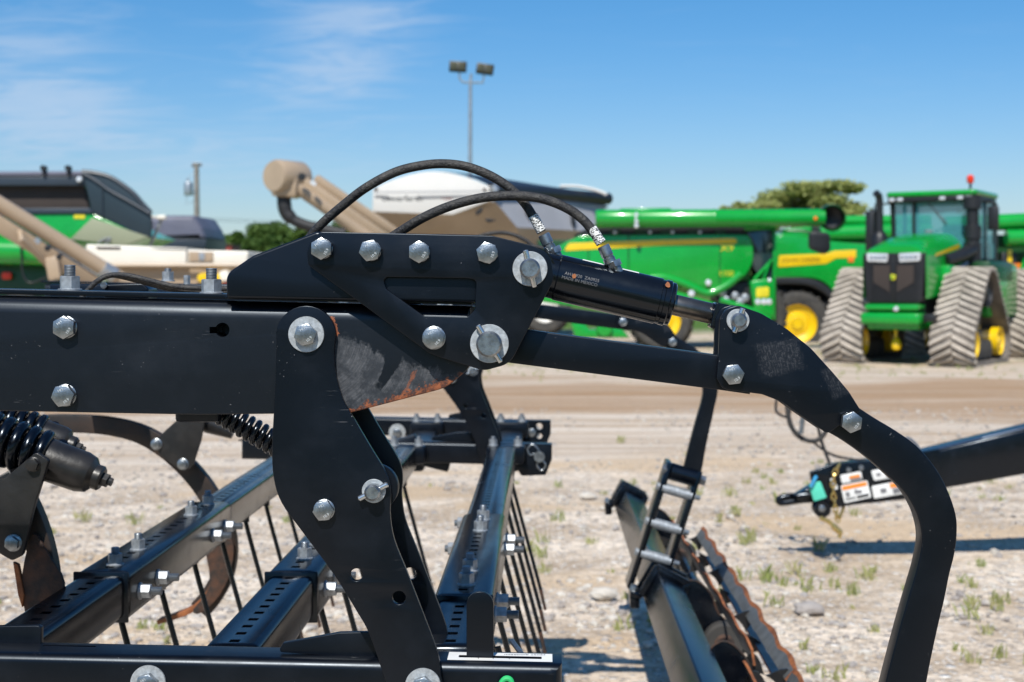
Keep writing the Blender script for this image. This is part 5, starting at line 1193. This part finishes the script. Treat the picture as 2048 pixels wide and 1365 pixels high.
b = MB().m('gold_zinc'); b.tube([W(x, y, YW - .2) for x, y in smooth([(1640, 1036), (1658, 1044), (1672, 1058), (1680, 1066), (1678, 1076)], 5)], [.014] * 8 + [.02] * 8 + [.012] * 5, 10); b.build('chain_hook', chain)
b = MB().m('rubber_hose')
b.tube([W(x, y, YW) for x, y in smooth([(1575, 800), (1576, 830), (1590, 866), (1618, 882), (1642, 876), (1656, 850), (1650, 820), (1630, 800), (1600, 795), (1580, 815), (1580, 850), (1606, 880)], 6)], .015, 8)
b.tube([W(x, y, YW) for x, y in smooth([(1553, 798), (1552, 822), (1564, 832), (1580, 836)], 5)], .009, 6); b.tube([W(x, y, YW) for x, y in smooth([(1634, 840), (1642, 880), (1660, 930)], 5)], .011, 6); b.tube([W(x, y, YW) for x, y in smooth([(1620, 880), (1660, 908), (1700, 918), (1760, 924)], 5)], .009, 6)
b.build('coiled_hose', tg, 60)
b = MB().m('zinc'); b.tube([W(1606, 830, YW - .03), W(1604, 850, YW - .03), W(1602, 868, YW - .03)], .016, 10); b.build('hose_coupler', tg)
b = MB().m('zinc_bright'); b.tube([W(1846, 908, YW - .06), W(1962, 880, YW - .06)], .012, 8); b.tube([W(1964, 879, YW - .06), W(2200, 826, YW - .06)], .017, 8); b.m('cream_paint').tube([W(1962, 885, YW - .06), W(2200, 832, YW - .06)], .010, 8); b.m('zinc').tube([W(x, y, YW) for x, y in smooth([(1812, 876), (1822, 880), (1834, 892), (1842, 905)], 4)], .009, 8); b.build('hydraulic_line', tg)
b = MB().m('zinc')
for x, y in ((1697, 940), (1722, 936)): b.lathe([(0, -.012), (.016, -.01), (.018, 0)], W(x, y, YW - .14), (0, 1, 0), 10)
b.build('head_bolt', tg)
# ================================================================== TREES
def tree(name, label, px, ytop, ybot, half, Y, leaf, seed, lobes=9, n=2600, flat=1.0, group=None, size=.34, dome=False):
    r = random.Random(seed); k = Y / F; x0 = W(px, 0, Y).x; zt, zb = Z(ytop, Y), Z(ybot, Y); hw = half * k; hh = (zt - zb) / 2
    root = thing(name, label, 'tree', (x0, Y, 0), group)
    b = MB().m('bark'); b.tube([(x0, Y, -.1), (x0 + .1, Y, zb * .6), (x0 - .05, Y, zb + hh)], [.28, .2, .1], 9)
    L = []
    for i in range(lobes):
        a = 2 * PI * i / lobes + r.uniform(-.3, .3); d = r.uniform(.35, .78)
        z_ = zb + hh * (1 + r.uniform(-.6, .55)); c = Vector((x0 + hw * d * math.cos(a), Y + hw * .8 * d * math.sin(a), z_)); rad = hw * r.uniform(.28, .48)
        L.append((c, rad, min(rad, hh * .62) * flat)); b.tube([(x0, Y, zb * .8), tuple((Vector((x0, Y, zb)) + c) / 2 + Vector((0, 0, -.1))), tuple(c)], [.12, .07, .03], 6)
    L.append((Vector((x0 + r.uniform(-.2, .2) * hw, Y, zt - hh * .55)), hw * .4, hh * .55)); L.append((Vector((x0, Y, zb + hh)), hw * .5, hh * .6))
    if dome:
        L = [(Vector((x0 + hw * u, Y + r.uniform(-.5, .5) * hw, zb + 2 * hh * v)), hw * rr, hh * rz) for u, v, rr, rz in ((-.78, .38, .20, .22), (-.6, .52, .24, .30), (-.42, .66, .26, .30), (-.2, .78, .26, .30), (.02, .80, .26, .30), (.25, .84, .26, .24), (.5, .86, .24, .20), (.72, .84, .2, .14), (.9, .82, .14, .09), (.55, .55, .25, .28), (.3, .5, .3, .35), (0, .45, .35, .4), (-.3, .4, .32, .35), (.75, .35, .2, .25), (-.95, .22, .14, .14), (.5, .2, .4, .3), (-.2, .15, .5, .3))]
    b.build('trunk', root)
    vs, fs = [], []
    for _ in range(n):
        c, rr, rz = L[r.randrange(len(L))]
        if dome and r.random() < .3: rr, rz = rr * 1.45, rz * 1.3
        while True:
            q = Vector((r.uniform(-1, 1), r.uniform(-1, 1), r.uniform(-1, 1)))
            if .35 < q.length < 1.0 + r.random() * .25: break
        p = c + Vector((q.x * rr, q.y * rr, q.z * rz)); s_ = size * r.uniform(.5, 1.25)
        u = Vector((r.uniform(-1, 1), r.uniform(-1, 1), r.uniform(-.5, .5))).normalized(); w = u.cross(Vector((r.uniform(-1, 1), r.uniform(-1, 1), 1))).normalized()
        i = len(vs); vs += [tuple(p - u * s_), tuple(p + w * s_ * .6), tuple(p + u * s_), tuple(p - w * s_ * .6)]; fs.append((i, i + 1, i + 2, i + 3))
    me = bpy.data.meshes.new('crown'); me.from_pydata([tuple(Vector(v) - Vector((x0, Y, 0))) for v in vs], [], fs); me.materials.append(MATS[leaf]); me.update()
    o = bpy.data.objects.new('crown', me); col.objects.link(o); o.parent = root; WPOS[o.name] = Vector((x0, Y, 0))
    return root
GT = 'distant trees behind the yard on the left'
tree('broadleaf_tree', 'small dark green tree farthest left of the distant row, beside the red bin', 436, 468, 505, 26, 118, 'leaf_fresh', 1, 7, 1500, group=GT)
tree('broadleaf_tree', 'distant green tree just right of the red bin', 476, 466, 512, 30, 112, 'leaf_fresh', 2, 8, 1900, group=GT)
tree('broadleaf_tree', 'tallest of the distant trees, spreading green crown above the black bracket', 540, 447, 492, 52, 125, 'leaf_fresh', 3, 11, 4800, group=GT, size=.22)
tree('broadleaf_tree', 'bright green bushy tree in front of the tallest distant tree', 525, 476, 530, 36, 100, 'leaf_fresh', 4, 9, 2200, group=GT)
tree('broadleaf_tree', 'distant green tree right under the black rubber spout of the auger', 606, 458, 510, 38, 115, 'leaf_fresh', 5, 9, 2200, group=GT)
tree('broadleaf_tree', 'distant green tree seen between the tan auger and the hose', 694, 447, 500, 36, 110, 'leaf_fresh', 6, 9, 2200, group=GT)
tree('spreading_tree', 'wide olive green tree with a flat spreading crown above the second combine', 1612, 362, 452, 112, 100, 'leaf_olive', 9, 15, 15000, .8, size=.20, dome=True)
tree('spreading_tree', 'small olive green treetop just above the unloading auger', 1478, 404, 450, 36, 104, 'leaf_olive', 11, 8, 3000, .8, size=.2)
# far wood along the horizon plus an added belt behind the camera, one mass
r_ = random.Random(77); vs, fs = [], []
for n_ in range(15000):
    x = r_.uniform(-260, 260); h_ = 3.2 + 1.6 * mnoise.noise(Vector((x * .05, 0, 3))) + 1.0 * mnoise.noise(Vector((x * .25, 1, 3)))
    if n_ >= 9000: x *= .5; h_ = h_ * 3.0                # unseen belt behind the camera, added to darken reflections in the black plates
    p = Vector((x, (270 if n_ < 9000 else -55) + r_.uniform(-6, 6), r_.uniform(0, 1) ** .7 * h_)); s_ = r_.uniform(.5, 1.1)
    u = Vector((r_.uniform(-1, 1), r_.uniform(-1, 1), r_.uniform(-.6, .6))).normalized(); w = u.cross(Vector((r_.uniform(-1, 1), r_.uniform(-1, 1), 1))).normalized()
    i = len(vs); vs += [tuple(p - u * s_), tuple(p + w * s_ * .7), tuple(p + u * s_), tuple(p - w * s_ * .7)]; fs.append((i, i + 1, i + 2, i + 3))
me = bpy.data.meshes.new('far_wood_and_added_belt'); me.from_pydata(vs, [], fs); me.materials.append(MATS['leaf_fresh']); o = bpy.data.objects.new('far_wood_and_added_belt', me); col.objects.link(o); o['kind'] = 'stuff'; o['label'] = 'far line of trees on the horizon, plus an added unseen belt behind the camera'
# ================================================================== GROUND
m, g, b = newmat('yard_ground')
p = g.pos(); x, y, z = g.xyz(p)
big = g.noise(g.scale(p, (.10, .30, 1)), 1.0, 4, .6); mid = g.noise(g.scale(p, (.8, 1.6, 1)), 1.0, 5, .6); fine = g.noise(p, 14, 5, .7)
st1 = g.voro(p, 11); st2 = g.voro(p, 26); cell = g.voro(p, 26, 'Color'); cs = g.xyz(cell)
base_ = g.mix(g.ramp(mid, .35, .65), (.47, .37, .272), (.78, .665, .54))
base_ = g.mix(g.math('MULTIPLY', g.ramp(fine, .42, .62), .6), base_, (.26, .20, .145))
stone = g.mix(cs[0], (.30, .26, .225), (.82, .77, .71))
base_ = g.mix(g.math('MULTIPLY', g.ramp(st2, .42, .26), g.ramp(cs[1], .30, .40)), base_, stone)
cell1 = g.xyz(g.voro(p, 11, 'Color')); st1m = g.math('MULTIPLY', g.ramp(st1, .36, .24), g.ramp(cell1[1], .62, .66))
base_ = g.mix(st1m, base_, g.mix(cell1[0], (.44, .38, .33), (.84, .80, .74)))
sand = g.ramp(g.noise(g.scale(p, (.28, .55, 1)), 1.0, 4, .6), .50, .62)
base_ = g.mix(g.math('MULTIPLY', sand, .8), base_, (.54, .40, .26))
yw = g.math('ADD', y, g.math('MULTIPLY_ADD', big, 9.0, -4.5)); yw = g.math('ADD', yw, g.math('MULTIPLY', x, -.06))
road = g.math('MULTIPLY', g.ramp(yw, 12.5, 15.5), g.ramp(yw, 30.5, 27.0))
streak = g.noise(g.scale(p, (.12, 2.2, 1)), 1.0, 5, .7, .8)
rc_ = g.mix(g.ramp(streak, .36, .64), (.40, .285, .185), (.64, .555, .465))
rc_ = g.mix(g.math('MULTIPLY', g.ramp(fine, .4, .7), .35), rc_, (.56, .49, .41))
brown = g.math('MULTIPLY', g.ramp(yw, 18.0, 20.5), g.ramp(yw, 27.5, 25.0))
rc_ = g.mix(g.math('MULTIPLY', brown, g.math('MULTIPLY_ADD', g.ramp(streak, .3, .7), -.45, 1.0)), rc_, (.33, .20, .105))
c = g.mix(g.math('MULTIPLY', road, .92), base_, rc_)
grs = g.math('MULTIPLY', g.ramp(y, 27, 33), g.ramp(g.noise(g.scale(p, (.9, .5, 1)), 1.0, 5, .7), .48, .62))
c = g.mix(g.math('MULTIPLY', grs, .55), c, (.15, .17, .05))
c = g.mix(g.ramp(y, 48, 60), c, g.mix(mid, (.05, .13, .015), (.10, .17, .03)))
c = g.mix(g.ramp(y, -1.5, -4.0), c, g.mix(mid, (.025, .055, .012), (.05, .085, .022)))   # unseen dark grass behind the camera, added so the black paint reflects less
g.put(b.inputs['Base Color'], c); b.inputs['Roughness'].default_value = .95; b.inputs['Specular IOR Level'].default_value = .2
h = g.math('ADD', g.math('MULTIPLY', g.ramp(st1, .45, .05), st1m), g.math('MULTIPLY', g.ramp(st2, .5, .1), .45)); h = g.math('ADD', h, g.math('MULTIPLY', fine, .5)); h = g.math('ADD', h, mid)
g.put(b.inputs['Normal'], g.bump(h, .8, .035))
gm = MB().m('yard_ground')
xs = [-1500, -200, -60] + [-30 + 1.0 * k for k in range(61)] + [60, 200, 1500]; ys = [-400, -50, 0] + [3 + .7 * k for k in range(70)] + [60, 90, 200, 600, 2500]
gv = [[gm.v((x_, y_, .05 * mnoise.noise(Vector((x_ * .5, y_ * .5, 0))) * (1 if 0 < y_ < 52 and abs(x_) < 31 else 0) - .03)) for x_ in xs] for y_ in ys]
for i in range(len(ys) - 1):
    for j in range(len(xs) - 1): gm._f([gv[i][j], gv[i][j + 1], gv[i + 1][j + 1], gv[i + 1][j]])
gme = bpy.data.meshes.new('ground'); gm.bm.to_mesh(gme); gm.bm.free(); gme.materials.append(MATS['yard_ground']); gr_ = bpy.data.objects.new('ground', gme); col.objects.link(gr_); gr_['kind'] = 'structure'; gr_['label'] = 'stony gravel yard with a brown dirt track across it'
def gz(x_, y_): return .05 * mnoise.noise(Vector((round(x_) * .5, y_ * .5, 0))) - .03
# loose stones
r_ = random.Random(5); vs, fs, mi = [], [], []
ico = bmesh.new(); bmesh.ops.create_icosphere(ico, subdivisions=1, radius=1.0); iv = [v.co.copy() for v in ico.verts]; ifc = [tuple(v.index for v in f.verts) for f in ico.faces]; ico.free()
for _ in range(16000):
    y_ = 5.6 + 15 * r_.random() ** 1.7; half = y_ * .42; x_ = r_.uniform(-half, half * .9); s_ = .006 + .024 * r_.random() ** 3.5
    if mnoise.noise(Vector((x_ * .7, y_ * .7, 5))) < -.25: continue
    o_ = Vector((x_, y_, gz(x_, y_) + s_ * .25)); M3 = Matrix.Rotation(r_.uniform(0, 6.28), 3, 'Z'); i = len(vs); sh_ = Vector((r_.uniform(.8, 1.7), r_.uniform(.7, 1.1), r_.uniform(.45, .8)))
    for q in iv:
        q2 = M3 @ Vector((q.x * sh_.x, q.y * sh_.y, q.z * sh_.z)) * s_ * (1 + r_.uniform(-.18, .18)); vs.append(tuple(o_ + q2))
    fs += [tuple(i + k for k in f) for f in ifc]; mi += [r_.choice((0, 0, 1, 1))] * len(ifc)
me = bpy.data.meshes.new('gravel'); me.from_pydata(vs, [], fs); me.materials.append(MATS['stone_pale']); me.materials.append(MATS['stone_grey']); me.polygons.foreach_set('material_index', mi); me.update()
o = bpy.data.objects.new('gravel', me); col.objects.link(o); o['kind'] = 'stuff'; o['label'] = 'loose pale stones strewn over the yard'
# sparse weeds
vs, fs = [], []
tufts = [(1395, 905), (1385, 920), (1460, 985), (1555, 1000), (1500, 1080), (1490, 1085), (1545, 1155), (1530, 1150), (1080, 1100), (1085, 1075), (1240, 880), (1110, 1040), (1470, 1030), (1590, 1140), (1945, 1205), (1995, 1210), (2000, 1190), (1945, 1230), (270, 1045), (160, 1030), (1350, 950), (1620, 1170), (1700, 1180), (1740, 1150), (1090, 1130), (1060, 1090), (1250, 1250), (1480, 1150), (1550, 1205), (1640, 1095)]
pts_ = []
for px, py in tufts:
    Yt = F * H / (py - CY); pts_.append((W(px, 0, Yt).x, Yt, 1.2))
for _ in range(620):
    y_ = 6 + 24 * r_.random() ** 1.3; x_ = r_.uniform(-.42 * y_, .38 * y_)
    if mnoise.noise(Vector((x_ * .35, y_ * .35, 9))) > -.02 and not 15 < y_ < 26: pts_.append((x_, y_, r_.uniform(.4, 1.0)))
for _ in range(380):
    y_ = r_.uniform(27, 42); x_ = r_.uniform(-.1 * y_, .36 * y_); pts_.append((x_, y_, r_.uniform(.6, 1.2)))
for x_, y_, sz in pts_:
    for k in range(16 if y_ < 20 else 9):
        a = r_.uniform(0, 6.28); q = Vector((x_ + r_.gauss(0, .022) * sz, y_ + r_.gauss(0, .022) * sz, gz(x_, y_) - .005)); L = r_.uniform(.03, .10) * sz; d = Vector((math.cos(a) * .20, math.sin(a) * .20, 1)).normalized() * L; w = Vector((-math.sin(a), math.cos(a), 0)) * .0035
        i = len(vs); vs += [tuple(q - w), tuple(q + w), tuple(q + d * .6 + w * .8), tuple(q + d * 1.0 + Vector((math.cos(a), math.sin(a), -.2)) * L * .2), tuple(q + d * .6 - w * .8)]; fs.append((i, i + 1, i + 2, i + 3, i + 4))
me = bpy.data.meshes.new('weeds'); me.from_pydata(vs, [], fs); me.materials.append(MATS['grass_blade']); o = bpy.data.objects.new('weeds', me); col.objects.link(o); o['kind'] = 'stuff'; o['label'] = 'thin green weeds growing through the gravel'
# two stones large enough to point at
def rock(px, py, s_, seed, mat, label):
    Yt = F * H / (py - CY); r = random.Random(seed); bm_ = MB().m(mat); x_ = W(px, 0, Yt).x
    q = bmesh.ops.create_icosphere(bm_.bm, subdivisions=3, radius=1.0)
    for v in q['verts']:
        n_ = 1 + .28 * mnoise.noise(v.co * 1.3 + Vector((seed, 0, 0))) + .10 * mnoise.noise(v.co * 3.5 + Vector((seed, 5, 0))); v.co = Vector((v.co.x * 1.35, v.co.y, v.co.z * .62)) * n_ * s_ + Vector((x_, Yt, s_ * .22))
    for f in bm_.bm.faces: f.smooth = False
    tag(bm_.build('rock', None, 15), label, 'rock')
rock(1618, 1222, .060, 3, 'stone_grey', 'blunt grey rock lying on the gravel to the right of the rolling basket')
rock(1207, 1192, .055, 8, 'stone_pale', 'pale flat rock on the gravel left of the clamped basket beam')
rock(1176, 995, .05, 13, 'stone_pale', 'pale rock on the gravel left of the hanging strap ladder')
# ================================================================== SKY, SUN, CAMERA
wd = bpy.data.worlds.new('World'); sc.world = wd; wd.use_nodes = True; g = G(wd.node_tree); nt = wd.node_tree
bg = nt.nodes['Background']
sky = nt.nodes.new('ShaderNodeTexSky'); sky.sky_type = 'NISHITA'; sky.sun_disc = False
to_sun = -SUN
sky.sun_elevation = math.asin(to_sun.z); sky.sun_rotation = math.atan2(to_sun.x, to_sun.y)
sky.altitude = 200; sky.air_density = 1.0; sky.dust_density = .6; sky.ozone_density = 2.2
d = nt.nodes.new('ShaderNodeTexCoord').outputs['Generated']
x, y, z = g.xyz(d)
# thin cirrus on a high flat sheet: direction carried up to a plane
zz = g.math('MAXIMUM', z, .02); cu = g.vec(g.math('DIVIDE', x, g.math('ADD', zz, .12)), g.math('DIVIDE', y, g.math('ADD', zz, .12)), 0)
wv = g.noise(cu, 1.1, 4, .6, .8)
n1 = nt.nodes.new('ShaderNodeMapping'); g.put(n1.inputs[0], cu); n1.inputs['Rotation'].default_value = (0, 0, R(34)); n1.inputs['Scale'].default_value = (1.0, 1.9, 1)
cir = g.noise(n1.outputs[0], 2.6, 8, .62, 1.4)
def patch(px, py, sx, sy, k):                          # where wisps gather: around these directions of the real sky
    v = Vector(((px - CX) / F, 1, (CY - py) / F)).normalized()
    dx = g.math('DIVIDE', g.math('SUBTRACT', x, v.x), sx / F); dz = g.math('DIVIDE', g.math('SUBTRACT', z, v.z), sy / F)
    e = g.math('MULTIPLY', g.math('ADD', g.math('MULTIPLY', dx, dx), g.math('MULTIPLY', dz, dz)), -1.0)
    return g.math('MULTIPLY', g.math('MULTIPLY', g.math('EXPONENT', e), k), g.math('GREATER_THAN', y, 0))
pp = patch(670, 140, 150, 85, 1.0)
for a in ((760, 32, 200, 42, .8), (60, 120, 190, 110, .75), (60, 225, 160, 50, .65), (330, 300, 420, 70, .35), (150, 330, 500, 120, .25)): pp = g.math('ADD', pp, patch(*a))
f = g.math('MULTIPLY', g.ramp(g.math('MULTIPLY_ADD', pp, .30, cir), .50, .86), g.math('MINIMUM', g.math('ADD', pp, .12), 1.0))
fine_ = g.noise(cu, 6, 5, .65, .5)
f = g.math('MULTIPLY', f, g.math('MULTIPLY_ADD', fine_, .5, .65), clamp=True)
tint = nt.nodes.new('ShaderNodeMix'); tint.data_type = 'RGBA'; tint.blend_type = 'MULTIPLY'; tint.inputs[0].default_value = 1
g.put(tint.inputs[6], sky.outputs[0]); g.put(tint.inputs[7], g.mix(g.ramp(z, .0, .225), (.76, .84, .97), (.36, .77, 1.06)))
skyc = g.mix(g.math('MULTIPLY', f, .55), tint.outputs[2], (5.0, 6.0, 7.4))
g.put(bg.inputs['Color'], skyc); bg.inputs['Strength'].default_value = .10
sl = bpy.data.lights.new('sun', 'SUN'); sl.energy = 4.8; sl.angle = R(.5); sl.color = (1, .955, .88)
so = bpy.data.objects.new('sun', sl); col.objects.link(so); so.rotation_euler = SUN.to_track_quat('-Z', 'Y').to_euler(); so.location = (-2, -10, 12)
cam = bpy.data.cameras.new('camera'); cam.lens = 50; cam.sensor_width = 36; cam.shift_x = (1024 - CX) / 2048; cam.shift_y = -(682.5 - CY) / 2048
cam.clip_end = 6000; cam.clip_start = .05; cam.dof.use_dof = True; cam.dof.focus_distance = 2.18; cam.dof.aperture_fstop = 6.6; cam.dof.aperture_blades = 9
co = bpy.data.objects.new('camera', cam); col.objects.link(co); co.location = (0, 0, H); co.rotation_euler = (PI / 2, 0, 0); sc.camera = co
sc.view_settings.view_transform = 'Standard'; sc.view_settings.look = 'None'; sc.view_settings.exposure = 0.2; sc.view_settings.gamma = 1.0
sc.cycles.use_denoising = True; sc.cycles.max_bounces = 8; sc.cycles.sample_clamp_indirect = 8
